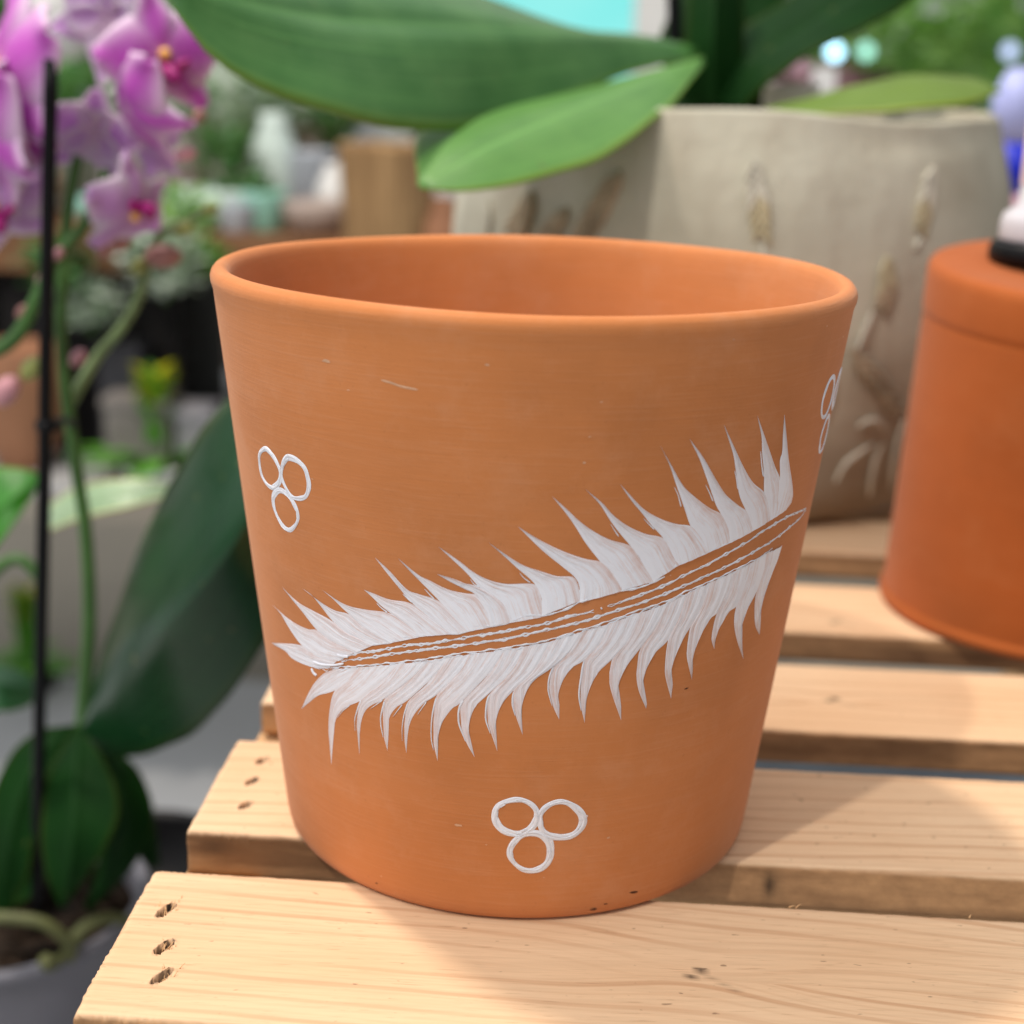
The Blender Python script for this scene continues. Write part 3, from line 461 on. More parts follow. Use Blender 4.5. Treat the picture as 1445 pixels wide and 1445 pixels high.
# ------------------------------------------------------------------ rust pot turned upside down, with a black-based jar on it
IC = (2.66, 2.22, 0); IZ = 1.655
def itilt(r, z, a): return r, z + (.05*math.sin(a)*min(1, max(0, (z - .9)/.7)) + .012*math.sin(a) if z > .9 else 0)
ip = [(0, .02), (.76, .01), (.83, .002), (.862, .012), (.866, .035), (.86, .055), (.848, .064)]
ip += [(.848 - .052*i/12, .075 + 1.30*i/12) for i in range(13)]
ip += [(.795, 1.405), (.793, 1.412), (.799, 1.422), (.800, 1.45), (.796, 1.60), (.789, 1.632), (.775, 1.650), (.755, 1.657), (.72, 1.657), (.6, 1.652), (.3, 1.65), (0, 1.65)]
V, F, uv = lathe(IC, ip, 128, itilt)
ipot = mesh('terracotta_pot', V, F, M['rust_pot'], None, uv=uv, origin=IC)
tag(ipot, 'plain rust orange pot turned upside down with a grooved band, a bottle standing on it', 'flower pot', 'terracotta pots on the slatted table')
jc = at(1478, 357, 2.33); jc = Vector((jc.x, 2.33, IZ + .006))
M['black'] = simple('black_plastic', (.006, .006, .007), .4, .2, 40, .15)
M['bottle_body'] = simple('bottle_plastic', (.62, .60, .64), .25, .08, 30, .6)
M['bottle_label'] = simple('bottle_label', (.80, .62, .62), .5, .1, 40)
bot = tag(empty('bottle', jc), 'pale bottle with a thick black base standing on the upturned rust pot', 'bottle')
V, F, uv = lathe(jc, [(0, 0), (.24, 0), (.262, .012), (.268, .04), (.262, .085), (.245, .10), (0, .10)], 48); mesh('base', V, F, M['black'], bot)
V, F, uv = lathe(jc, [(0, .102), (.222, .102), (.228, .12), (.228, .19), (.215, .23), (.16, .27), (.155, .4), (.155, 1.2), (.12, 1.3), (0, 1.3)], 48); mesh('body', V, F, M['bottle_body'], bot)
V, F, uv = lathe(jc, [(.158, .36), (.160, .37), (.160, .95), (.158, .96)], 48); mesh('label', V, F, M['bottle_label'], bot)

# ------------------------------------------------------------------ big concrete planter with embossed wheat, and its orchid
PC = Vector((1.25, 4.80, 0)); PZ = 2.285
pp_out = [(1.25, .0), (1.36, .03), (1.44, .10), (1.53, .28), (1.63, .6), (1.70, 1.0), (1.725, 1.35), (1.715, 1.65), (1.66, 1.95), (1.60, 2.15), (1.57, PZ - .03)]
def prad(z):
    for (r0, z0), (r1, z1) in zip(pp_out, pp_out[1:]):
        if z0 <= z <= z1: return r0 + (r1-r0)*(z-z0)/(z1-z0)
    return pp_out[-1][0]
def lump(r, z, a):
    if r < .3: return r, z
    f = 1 + .006*math.sin(7*a + z) + .004*math.sin(13*a - 2*z) + .012*max(0, math.cos(a*4.5 + .4))**6*(1 if z < 2.2 else .3)
    return r*f, z + (.018*math.sin(3*a + 1) + .010*math.sin(7*a) if z > 2.1 else 0)
po = cr(pp_out, 44)
pfull = [(0, .0)] + po + [(1.565, PZ - .008), (1.55, PZ), (1.50, PZ), (1.485, PZ - .01)] + [(1.48 - .05*i/6, PZ - .03 - .32*i/6) for i in range(7)] + [(0, PZ - .36)]
n = N('weathered_concrete'); o = n.obj(); f1 = n.noise(o, 9, 5, .6); f2 = n.noise(n.scale(o, (30, 30, 9)), 1.0, 5, .65); f3 = n.noise(o, 150, 4)
sx = n('SeparateXYZ'); n.l(o, sx.inputs[0])
cc = n.ramp(f1, [(.32, (.37, .335, .25)), (.5, (.50, .475, .375)), (.66, (.58, .565, .46))]); cc = n.mix(n.ramp(f2, [(.5, 0.0), (.75, .55)]), cc, (.29, .225, .165))
low = n.ramp(n.math('ADD', n.math('MULTIPLY', sx.outputs[2], 6.0), n.math('MULTIPLY', f1, .7)), [(.35, .9), (1.25, 0.0)]); cc = n.mix(low, cc, (.20, .13, .08))  # shadow on the lower wall put into the colour as dark brown
cc = n.mix(n.math('MULTIPLY', f3, .2), cc, (.50, .49, .42)); n.bump(n.math('ADD', f2, n.math('MULTIPLY', f3, .4)), .002, .6); n.base(cc, .85, .25); M['concrete'] = n.m
M['emboss'] = simple('ochre_relief', (.46, .40, .26), .85, .35, 60, .3, .001)
M['emboss_dark'] = simple('brown_relief', (.37, .30, .21), .85, .35, 60, .3, .001)
M['emboss_pale'] = simple('pale_relief', (.58, .55, .46), .85, .25, 60, .3, .001)
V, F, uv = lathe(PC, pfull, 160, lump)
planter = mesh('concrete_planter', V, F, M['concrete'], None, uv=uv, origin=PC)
tag(planter, 'large weathered beige concrete planter embossed with wheat ears, holding an orchid', 'planter')
def on_planter(px, py):
    v = ray(px, py).normalized(); t = 5.0
    while t < 14:
        q = CAM + v*t; z = q.z
        if 0 < z < PZ and math.hypot(q.x-PC.x, q.y-PC.y) < prad(z)*1.012: return q
        t += .005
    return None
def on_p(px, py, lift):
    q = on_planter(px, py)
    if q is None: return None
    d = Vector((q.x-PC.x, q.y-PC.y, 0)).normalized(); return q + d*lift
def wheat(pts, w, mats, grains=9, stem=None):
    P = [on_p(*p, .006) for p in pts]
    if any(p is None for p in P): return
    P = [Vector(p) for p in cr(P, grains*2)]; b = MB(); nn = Vector((P[0].x-PC.x, P[0].y-PC.y, 0)).normalized()
    for i in range(0, len(P)-1):
        t = (P[i+1]-P[i]).normalized(); sd = t.cross(nn).normalized()
        for sg in (1, -1):
            if (i + (sg > 0)) % 2: continue
            k = 1 - .5*abs(i/len(P)-.4)
            ax = (t + sd*sg*.55).normalized(); V, F = ball(P[i] + sd*sg*w*.55*k, w*1.0*k, 10, 7, ax, (.5, .32, 1.25)); b.add(V, F, mi=0 if i < len(P)*.45 else 1)
    if stem:
        Q = [on_p(*p, .004) for p in stem]
        if all(q is not None for q in Q): b.add(*tube(Q, .012, 6), mi=1)
    b.build('embossed_wheat', mats, planter)
wheat([(1063, 235), (1067, 270), (1072, 305), (1076, 342)], .050, [M['emboss_pale'], M['emboss']], 8)
wheat([(1312, 245), (1306, 285), (1298, 330)], .05, [M['emboss_pale'], M['emboss']], 7)
wheat([(1250, 372), (1252, 405), (1243, 440)], .05, [M['emboss'], M['emboss_dark']], 6)
wheat([(1203, 500), (1228, 525), (1252, 555), (1268, 585)], .05, [M['emboss_dark'], M['emboss_dark']], 8)
wheat([(868, 252), (848, 290), (826, 325), (815, 345)], .06, [M['emboss_dark'], M['emboss_dark']], 7)
wheat([(745, 282), (737, 305), (722, 335)], .07, [M['emboss_dark'], M['emboss_dark']], 5)
wheat([(795, 300), (780, 320), (765, 340)], .05, [M['emboss_dark'], M['emboss_dark']], 5)
for k, pts in enumerate(([(1076, 345), (1080, 380), (1092, 405)], [(1298, 335), (1290, 352)], [(690, 280), (692, 310), (688, 335)], [(1230, 440), (1215, 480), (1206, 498)], [(1275, 590), (1262, 640), (1255, 690)], [(1210, 602), (1222, 594), (1236, 594), (1246, 604)], [(1178, 680), (1192, 655), (1212, 638), (1232, 625)], [(1226, 700), (1230, 670), (1236, 645), (1246, 625)], [(1150, 600), (1168, 560), (1176, 520)])):
    Q = [on_p(*p, .006) for p in pts]
    if all(q is not None for q in Q):
        b = MB(); b.add(*tube(Q, lambda u: .016*math.sin(PI*(.15+.75*u)), 8)); b.build('embossed_stem', M['emboss_pale'], planter)

def leaf3(name, A, Mi, B, m, parent, n=34, bulge=.0, thick=.014, flip=1):
    """leaf from its two margins and its midrib, each a list of (px, py, depth)"""
    a, c, b = ([Vector(p) for p in cr([at(*q) for q in L], n)] for L in (A, Mi, B)); mm = 25; V = []; uv = []; R_ = random.Random(int(A[0][0]*7 + A[1][1])); ph = [R_.uniform(0, 6.28) for _ in range(6)]
    for i in range(n):
        nn = ((a[i]-c[i]).cross(b[i]-c[i])); t = (c[min(n-1, i+1)]-c[max(0, i-1)])
        nn = t.cross(b[i]-a[i]); nn = nn.normalized() if nn.length > 1e-6 else Vector((0, 0, 1))
        wd = (b[i]-a[i]).length
        for j in range(mm):
            v = -1 + 2*j/(mm-1); e = a[i] if v < 0 else b[i]; s = abs(v)
            q = i/(n-1); wv = 1 + (.012*math.sin(17*q + ph[0]) + .008*math.sin(41*q + ph[1]))*(1 if v < 0 else -1)*s
            p = c[i] + (e - c[i])*s*wv + nn*flip*bulge*wd*s*(1-s)*4*.5 - nn*flip*.022*wd*math.exp(-(v/.09)**2) + nn*wd*(.006*math.sin(9*q + ph[2] + 3*v) + .005*math.sin(23*q + ph[3]))*s
            V.append(p); uv.append((i/(n-1), j/(mm-1)))
    o = mesh(name, V, grid_faces(n, mm), m, parent, True, uv=uv)
    md = o.modifiers.new('thickness', 'SOLIDIFY'); md.thickness = thick*S; md.offset = 0
    return o
M['leaf_top'] = leaf_mat('orchid_leaf', (.016, .115, .014), (.075, .21, .050), .26, .14, .45, .55)
M['leaf_lime'] = leaf_mat('young_orchid_leaf', (.080, .24, .045), (.14, .33, .07), .38, .25, .3)
M['leaf_olive'] = leaf_mat('olive_orchid_leaf', (.13, .22, .012), (.17, .28, .03), .4, .3, .2)
M['leaf_dark'] = leaf_mat('dark_orchid_leaf', (.003, .022, .003), (.006, .036, .005), .6, .05, .10, .06)
M['leaf_mid'] = leaf_mat('side_orchid_leaf', (.008, .06, .018), (.016, .09, .028), .35, .10, .2, .4)
M['bark'] = simple('orchid_bark', (.020, .012, .007), .9, .6, 60, .2, .004)
M['inner_pot'] = simple('white_nursery_pot', (.72, .71, .68), .5, .08, 30)
orc = tag(empty('orchid_plant', (1.25, 4.9, PZ - .35)), 'broad leaved green orchid with no flowers growing in the concrete planter', 'plant', 'orchids around the table')
leaf3('leaf', [(985, 80, 4.7), (900, 100, 4.15), (800, 138, 3.5), (690, 176, 2.95), (600, 184, 2.5), (480, 162, 2.1), (390, 138, 1.95), (300, 84, 1.85), (236, 0, 1.85)],
      [(985, 74, 4.75), (900, 55, 4.3), (800, 45, 3.75), (690, 38, 3.25), (600, 33, 2.9), (480, 26, 2.5), (390, 12, 2.2), (300, -8, 1.98), (234, -22, 1.85)],
      [(985, 68, 4.85), (900, 50, 4.6), (800, 40, 4.3), (705, 4, 3.9), (600, -40, 3.6), (480, -75, 3.2), (390, -85, 2.8), (300, -70, 2.3), (236, -30, 1.85)], M['leaf_top'], orc, bulge=.02, flip=-1)
leaf3('leaf', [(992, 92, 4.4), (940, 156, 3.4), (850, 220, 2.75), (740, 256, 2.4), (660, 270, 2.3), (594, 266, 2.3)],
      [(992, 84, 4.45), (890, 122, 3.6), (790, 160, 3.0), (690, 206, 2.55), (635, 238, 2.4), (592, 264, 2.3)],
      [(992, 80, 4.6), (880, 112, 4.0), (770, 135, 3.6), (660, 150, 3.2), (592, 188, 2.75), (590, 262, 2.32)], M['leaf_lime'], orc, bulge=.02, flip=-1)
leaf3('leaf', [(1045, 158, 4.7), (1090, 114, 4.6), (1155, 70, 4.7), (1232, 34, 5.0), (1290, -5, 5.3), (1340, -70, 5.6)], [(1010, 150, 4.8), (1065, 85, 4.9), (1150, 28, 5.1), (1240, -30, 5.4), (1290, -60, 5.6), (1341, -75, 5.6)],
      [(985, 145, 4.95), (1030, 60, 5.2), (1110, 0, 5.5), (1200, -60, 5.8), (1260, -90, 5.8), (1342, -80, 5.6)], M['leaf_dark'], orc, bulge=.03)
leaf3('leaf', [(960, 140, 4.9), (968, 60, 4.9), (978, -30, 5.0), (1010, -140, 5.2)], [(1005, 150, 4.8), (1005, 60, 4.75), (1008, -30, 4.9), (1012, -142, 5.2)], [(1045, 145, 4.9), (1048, 60, 5.0), (1045, -30, 5.1), (1014, -140, 5.2)], M['leaf_dark'], orc)
leaf3('leaf', [(1000, 160, 5.1), (950, 120, 5.3), (930, 60, 5.6), (960, -10, 6.0)], [(1010, 150, 5.2), (985, 90, 5.4), (975, 40, 5.7), (975, -20, 6.0)], [(1030, 150, 5.2), (1040, 90, 5.4), (1020, 30, 5.7), (985, -20, 6.0)], M['leaf_dark'], orc)
leaf3('leaf', [(1020, 160, 4.9), (1060, 100, 5.2), (1080, 50, 5.5), (1120, -30, 5.8)], [(1010, 150, 5.0), (1040, 80, 5.3), (1065, 20, 5.6), (1100, -50, 5.8)], [(1000, 140, 5.1), (1010, 60, 5.4), (1045, -10, 5.7), (1095, -60, 5.8)], M['leaf_dark'], orc)
leaf3('leaf', [(945, 160, 5.0), (935, 110, 5.2), (950, 70, 5.4), (1000, 30, 5.6)], [(1000, 160, 4.95), (1000, 110, 5.0), (1000, 70, 5.2), (1004, 30, 5.6)], [(1075, 160, 5.0), (1075, 110, 5.1), (1050, 70, 5.3), (1008, 30, 5.6)], M['leaf_dark'], orc)
leaf3('leaf', [(1080, 163, 4.4), (1180, 162, 4.05), (1290, 155, 3.9), (1370, 144, 4.0), (1412, 130, 4.3)], [(1080, 158, 4.45), (1180, 143, 4.25), (1290, 130, 4.15), (1370, 127, 4.2), (1412, 129, 4.3)], [(1080, 154, 4.6), (1180, 128, 4.6), (1290, 107, 4.6), (1370, 111, 4.5), (1412, 128, 4.3)], M['leaf_olive'], orc, bulge=.04)
sb = MB(); sb.add(*tube([at(1005, 190, 5.0), at(1000, 120, 5.0), at(1003, 60, 5.0)], lambda u: .13 - .05*u, 10)); sb.build('stem', M['leaf_dark'], orc)
q = at(1112, 117, 5.5); hh = q.z - (PZ - .352)
V, F, uv = lathe((q.x, 5.5, PZ - .352), [(0, 0), (.15, 0), (.205, hh - .05), (.215, hh - .04), (.215, hh), (.195, hh), (.19, hh - .1), (0, hh - .12)], 40)
ip2 = tag(mesh('nursery_pot', V, F, M['inner_pot'], None, origin=(q.x, 5.5, PZ - .352)), 'small white plastic pot set down inside the concrete planter', 'flower pot')
b = MB(); b.add(*tube([at(950, 70, 5.6), at(952, 20, 5.6), at(948, -60, 5.6)], .05, 10)); st2 = b.build('plant_stake', M['black'], None, origin=at(950, 70, 5.6))
tag(st2, 'short black stake behind the leaves of the planter orchid', 'plant stake')
WORLD, KEY, FILL = 1.08, 152.0, 112.0

# ------------------------------------------------------------------ purple orchid at the left on a low bench
M['bench'] = simple('grey_bench_board', (.38, .38, .37), .8, .15, 20)
BZ = -4.55
bench = tag(empty('low_bench', (-4.2, 3.8, -9)), 'low grey bench beside the slatted table carrying the orchid pots', 'bench')
V, F = box(-7.5, -1.35, 1.6, 5.6, BZ - .25, BZ); mesh('bench_top', V, F, M['bench'], bench, False)
for x in (-7.2, -1.9):
    for y in (1.8, 5.1):
        V, F = box(x, x + .3, y, y + .3, -9, BZ - .252); mesh('leg', V, F, M['bench'], bench, False)
M['grey_pot'] = simple('grey_glazed_pot', (.17, .17, .20), .45, .15, 12)
OP = at(-2, 1262, 3.45); OPr = 205*9.35/2105; oz = OP.z
V, F, uv = lathe((OP.x, OP.y, BZ), [(0, 0), (.58, 0), (.62, .03)] + [(.62 + (OPr - .66)*i/10, .03 + (oz - BZ - .13)*i/10) for i in range(11)] + [(OPr - .03, oz - BZ - .09), (OPr, oz - BZ - .07), (OPr, oz - BZ - .01), (OPr - .02, oz - BZ), (OPr - .06, oz - BZ), (OPr - .08, oz - BZ - .03), (OPr - .13, oz - BZ - .30)], 96)
gp = tag(mesh('grey_pot', V, F, M['grey_pot'], None, origin=(OP.x, OP.y, BZ)), 'pale grey pot of dark bark holding the purple orchid, lower left', 'flower pot')
bb = MB(); V, F, uv = lathe((OP.x, OP.y, oz - .17), [(0, .06), (OPr*.5, .05), (OPr - .08, .0)], 40); bb.add(V, F)
R_ = random.Random(5)
for k in range(220):
    a = R_.uniform(0, 6.28); r = (OPr - .14)*R_.random()**.5; V, F = ball((OP.x + r*math.cos(a), OP.y + r*math.sin(a), oz - .15 + R_.uniform(0, .08)), R_.uniform(.03, .08), 6, 4, (R_.uniform(-1, 1), R_.uniform(-1, 1), .4), (1, .6, .5)); bb.add(V, F)
bb.build('bark', M['bark'], gp, False)
V, F, uv = lathe((0, 0, 0), [(0, 0), (.50, 0), (.55, .05), (.72, 1.45), (.75, 1.47), (.75, 1.56), (.72, 1.57), (.69, 1.5), (.62, 1.1), (0, 1.1)], 64)
q = at(236, 1222, 4.5)
V = [(v[0] + q.x - .28, v[1] + q.y + .25, v[2] + BZ) for v in V]
tag(mesh('nursery_pot', V, F, M['black'], None, origin=(q.x - .28, q.y + .25, BZ)), 'black plastic nursery pot beside the slatted table, behind the grey pot', 'flower pot')

M['stalk'] = simple('orchid_stalk', (.055, .14, .03), .5, .3, 30)
M['stalk_pale'] = simple('pale_stalk', (.17, .25, .10), .5, .3, 30)
M['root'] = simple('aerial_root', (.105, .115, .04), .6, .3, 30)
M['bud'] = simple('orchid_bud', (.36, .17, .15), .5, .3, 40)
M['petal'] = petal_mat('orchid_petal', (.64, .12, .62), (.92, .78, .92), (.86, .62, .76))
M['petal_pale'] = petal_mat('pale_orchid_petal', (.68, .38, .76), (.92, .84, .93), (.88, .70, .78))
M['lip'] = simple('orchid_lip', (.33, .005, .16), .5, .25, 60)
M['callus'] = simple('orchid_callus', (.80, .42, .12), .5, .2, 60)
M['leaf_side'] = leaf_mat('glossy_side_leaf', (.003, .030, .008), (.006, .046, .013), .25, .05, .2, .36)
op = tag(empty('orchid_plant', (OP.x, OP.y, oz - .28)), 'purple flowered orchid with long dark leaves in the grey pot at left', 'plant', 'orchids around the table')
leaf3('leaf', [(104, 1052, 3.4), (128, 985, 3.3), (150, 905, 3.2), (185, 800, 3.05), (225, 715, 2.95), (275, 625, 2.8), (325, 560, 2.6), (372, 530, 2.4), (410, 560, 2.2)],
      [(108, 1056, 3.4), (134, 1010, 3.1), (165, 945, 2.75), (225, 885, 2.25), (280, 825, 2.0), (330, 760, 1.9), (372, 690, 1.95), (400, 640, 2.1), (412, 570, 2.2)],
      [(112, 1062, 3.4), (142, 1070, 3.25), (178, 1068, 3.1), (225, 1058, 2.85), (285, 1022, 2.6), (340, 960, 2.4), (385, 880, 2.3), (412, 760, 2.2), (413, 590, 2.2)], M['leaf_side'], op, bulge=.05, flip=-1)
leaf3('leaf', [(110, 1025, 3.3), (72, 1085, 3.05), (58, 1160, 2.9), (66, 1230, 2.8), (84, 1277, 2.8)], [(112, 1028, 3.3), (106, 1090, 2.95), (104, 1165, 2.75), (98, 1232, 2.7), (86, 1280, 2.8)], [(115, 1028, 3.3), (152, 1082, 3.0), (168, 1135, 2.8), (146, 1200, 2.7), (88, 1282, 2.8)], M['leaf_dark'], op, bulge=.06, flip=-1)
leaf3('leaf', [(112, 1040, 3.5), (140, 1090, 3.4), (150, 1160, 3.3), (135, 1230, 3.2), (120, 1280, 3.1)], [(118, 1040, 3.5), (165, 1095, 3.3), (185, 1160, 3.2), (165, 1225, 3.1), (124, 1284, 3.1)], [(124, 1040, 3.5), (190, 1080, 3.4), (216, 1150, 3.3), (192, 1215, 3.2), (128, 1286, 3.1)], M['leaf_dark'], op, bulge=.06, flip=-1)
leaf3('leaf', [(60, 1110, 3.7), (30, 1160, 3.7), (0, 1220, 3.7), (-50, 1260, 3.7)], [(70, 1120, 3.6), (50, 1190, 3.5), (15, 1250, 3.5), (-50, 1275, 3.6)], [(80, 1130, 3.6), (80, 1200, 3.5), (40, 1270, 3.4), (-48, 1290, 3.6)], M['leaf_dark'], op, bulge=.06, flip=-1)
leaf3('leaf', [(104, 1022, 3.4), (48, 1035, 3.3), (4, 1085, 3.2), (-22, 1175, 3.1), (-5, 1288, 3.0)], [(106, 1026, 3.4), (62, 1062, 3.2), (32, 1115, 3.05), (14, 1190, 2.95), (0, 1294, 3.0)], [(108, 1030, 3.4), (80, 1085, 3.15), (56, 1150, 3.0), (40, 1230, 2.9), (8, 1296, 3.0)], M['leaf_dark'], op, bulge=.06, flip=-1)
leaf3('leaf', [(105, 1080, 3.5), (150, 1150, 3.6), (190, 1200, 3.7), (215, 1225, 3.75)], [(110, 1070, 3.5), (160, 1125, 3.5), (205, 1180, 3.6), (220, 1222, 3.75)], [(120, 1060, 3.5), (175, 1100, 3.45), (215, 1150, 3.5), (225, 1218, 3.75)], M['leaf_dark'], op, bulge=.05)
leaf3('leaf', [(-70, 690, 4.2), (-20, 662, 4.2), (30, 663, 4.2), (58, 672, 4.2)], [(-70, 740, 4.0), (-30, 735, 3.95), (20, 702, 4.0), (58, 675, 4.2)], [(-70, 830, 3.9), (-30, 800, 3.8), (18, 740, 3.9), (59, 680, 4.2)], leaf_mat('bright_orchid_leaf', (.02, .17, .006), (.04, .25, .012), .45, .3, .2), op, bulge=.04)
leaf3('leaf', [(-60, 925, 4.0), (-10, 935, 4.0), (35, 950, 4.0), (62, 975, 4.0)], [(-60, 965, 3.9), (-10, 965, 3.8), (30, 970, 3.9), (62, 978, 4.0)], [(-60, 1010, 3.8), (-15, 1005, 3.7), (30, 1000, 3.8), (60, 982, 4.0)], M['leaf_mid'], op, bulge=.04)
leaf3('leaf', [(60, 720, 4.8), (110, 688, 4.8), (180, 676, 4.8), (250, 684, 4.8)], [(60, 735, 4.75), (115, 708, 4.7), (180, 696, 4.7), (252, 690, 4.8)], [(60, 752, 4.7), (120, 730, 4.6), (180, 716, 4.6), (254, 696, 4.8)], leaf_mat('pale_glossy_leaf', (.16, .30, .12), (.40, .52, .36), .3, .2, .5), op, bulge=.06)
def stalk(pts, r, m=None):
    b = MB(); b.add(*tube([at(*p) for p in pts], r, 10)); return b.build('flower_stalk', m or M['stalk'], op)
stalk([(112, 1075, 3.4), (118, 1000, 3.4), (126, 880, 3.35), (122, 760, 3.3), (108, 660, 3.3), (94, 560, 3.3), (86, 470, 3.3), (90, 380, 3.3), (96, 300, 3.3), (110, 220, 3.3)], lambda u: .044 - .016*u)
stalk([(-40, 505, 3.1), (0, 492, 3.1), (28, 468, 3.1), (52, 420, 3.1), (78, 368, 3.1), (118, 318, 3.15), (140, 280, 3.2), (150, 240, 3.2)], lambda u: .044 - .018*u)
stalk([(96, 575, 3.5), (112, 545, 3.5), (140, 500, 3.6), (172, 462, 3.6), (196, 420, 3.6), (208, 370, 3.6), (222, 335, 3.6), (250, 318, 3.6), (292, 298, 3.6)], lambda u: .035 - .015*u, M['stalk_pale'])
stalk([(60, 820, 3.6), (30, 790, 3.6), (0, 800, 3.6), (-40, 850, 3.6)], .035, M['stalk'])
for pts in ([(-60, 1300, 2.75), (0, 1295, 2.7), (60, 1302, 2.7), (95, 1330, 2.75), (100, 1352, 2.8)], [(98, 1345, 2.85), (115, 1312, 2.9), (150, 1296, 3.0), (185, 1300, 3.1)], [(64, 1355, 2.6), (70, 1362, 2.65), (90, 1350, 2.75)]):
    b = MB(); b.add(*tube([at(*p) for p in pts], lambda u: .042 - .01*u, 10)); b.build('aerial_root', M['root'], op)
def bud(px, py, Y, r, m, ax=(0.5, -.2, .6)):
    b = MB(); V, F = ball(at(px, py, Y), r, 14, 9, ax, (.8, .8, 1.25)); b.add(V, F); b.build('bud', m, op)
M['bud_green'] = simple('green_bud', (.30, .33, .10), .5, .3, 40); M['bud_pink'] = simple('pink_bud', (.62, .30, .34), .5, .25, 40)
bud(262, 217, 3.2, .045, M['bud_pink'], (1, 0, .2)); bud(148, 352, 3.3, .05, M['bud']); bud(230, 362, 3.5, .085, M['bud'], (1, 0, .1)); bud(280, 165, 4.2, .045, M['bud']); bud(195, 376, 3.5, .05, M['bud_green'])
bud(110, 505, 3.4, .05, M['bud_pink']); bud(44, 520, 3.2, .065, M['bud_green']); bud(8, 552, 3.2, .085, M['bud_pink']); bud(32, 440, 3.1, .04, M['bud']); bud(82, 358, 3.05, .035, M['bud_pink'])
def flower(px, py, Y, size, face, roll, m, mlip=True, cup=.10, petals=None, drop=0.0):
    c = at(px, py, Y); f = Vector(face).normalized(); u0 = Vector((0, 0, 1)); u = (u0 - f*u0.dot(f)).normalized(); r = u.cross(f)*-1
    ca, sa = math.cos(roll), math.sin(roll); u, r = u*ca + r*sa, r*ca - u*sa
    fl = empty('flower', c, op)
    def pet(name, ang, l, w, curl, mat, pw=.7):
        d = u*math.cos(ang) + r*math.sin(ang); s = u*-math.sin(ang) + r*math.cos(ang); V = []; uv = []; nn, mm = 16, 11
        for i in range(nn):
            q = i/(nn-1); wd = w*(math.sin(PI*min(1, q*.96 + .02)**pw)**.75)
            for j in range(mm):
                v = -1 + 2*j/(mm-1)
                p = c + (d*l*q + s*wd*v + f*(.03 - curl*q*q - cup*v*v*wd*2 + .04*math.sin(q*7 + v*2)*q))*size; V.append(p); uv.append((q, j/(mm-1)))
        o = mesh(name, V, grid_faces(nn, mm), mat, fl, True, uv=uv); md = o.modifiers.new('thickness', 'SOLIDIFY'); md.thickness = .02*S; return o
    pet('sepal', 0, .62, .20, .12 + drop, m); pet('sepal', 2.45, .60, .19, .18 + drop, m); pet('sepal', -2.45, .60, .19, .18 + drop, m)
    pet('petal', 1.42, .62, .36, .06 + drop, m, .55); pet('petal', -1.42, .62, .36, .06 + drop, m, .55)
    if mlip:
        b = MB()
        V, F = ball(c + (-u*.14 + f*.16)*size, .10*size, 12, 8, f - u*.6, (.8, .7, 1.5)); b.add(V, F)
        for sg in (1, -1): V, F = ball(c + (-u*.08 + r*sg*.12 + f*.10)*size, .085*size, 10, 7, r*sg + f*.6 + u*.3, (.5, .8, 1.3)); b.add(V, F)
        b.build('lip', M['lip'], fl)
        V, F = ball(c + (f*.10 + u*.03)*size, .06*size, 10, 7); mesh('column', V, F, M['callus'], fl)
flower(8, 100, 3.2, .86, (-.75, -.6, .15), .2, M['petal'], cup=.25)
flower(-8, 185, 3.25, .80, (-.9, -.4, .0), .5, M['petal'], cup=.3)
flower(228, 82, 3.2, .56, (.55, -.8, .05), .15, M['petal'], cup=.18)
flower(188, 152, 3.1, .56, (-.75, -.55, -.35), .55, M['petal'], False, cup=.25, drop=.1)
flower(132, 188, 3.4, .42, (.1, .8, .3), .3, M['petal_pale'], False, cup=.2)
flower(150, 30, 3.6, .52, (.3, .7, .1), .8, M['petal_pale'], False, cup=.2)
flower(186, 296, 3.2, .46, (.62, -.5, -.45), 2.7, M['petal_pale'], cup=.22, drop=.08)
flower(-8, 290, 3.3, .52, (.2, -.9, -.2), .4, M['petal_pale'], cup=.2)
flower(210, 205, 3.5, .36, (-.5, -.6, -.4), 1.1, M['petal_pale'], False, cup=.25)
flower(30, 205, 3.5, .42, (-.2, -.9, .1), .9, M['petal'], cup=.2)
bud(258, 322, 3.5, .05, M['bud_green'], (1, 0, .3)); bud(296, 296, 3.6, .04, M['bud_green'], (1, 0, .3)); bud(172, 340, 3.4, .06, M['bud']); bud(60, 395, 3.2, .04, M['bud_pink'])
b = MB(); b.add(*tube([at(72, 84, 2.9), at(66, 420, 2.9), at(62, 700, 2.9), at(56, 1000, 2.95), at(52, 1295, 3.0)], .037, 12))
tag(b.build('plant_stake', M['black'], None, origin=at(52, 1295, 3.0)), 'long straight black stake supporting the purple orchid', 'plant stake')
b = MB(); V, F, uv = lathe((0, 0, 0), [(.05, -.03), (.062, -.02), (.062, .02), (.05, .03)], 16); q = at(66, 600, 2.9); b.add([Vector(v) + q for v in V], F)
b.add(*tube([at(72, 598, 2.9), at(92, 592, 3.1), at(104, 600, 3.3)], .02, 6)); tag(b.build('plant_clip', M['black'], None, origin=q), 'small black clip tying the orchid stalk to its stake', 'plant clip')

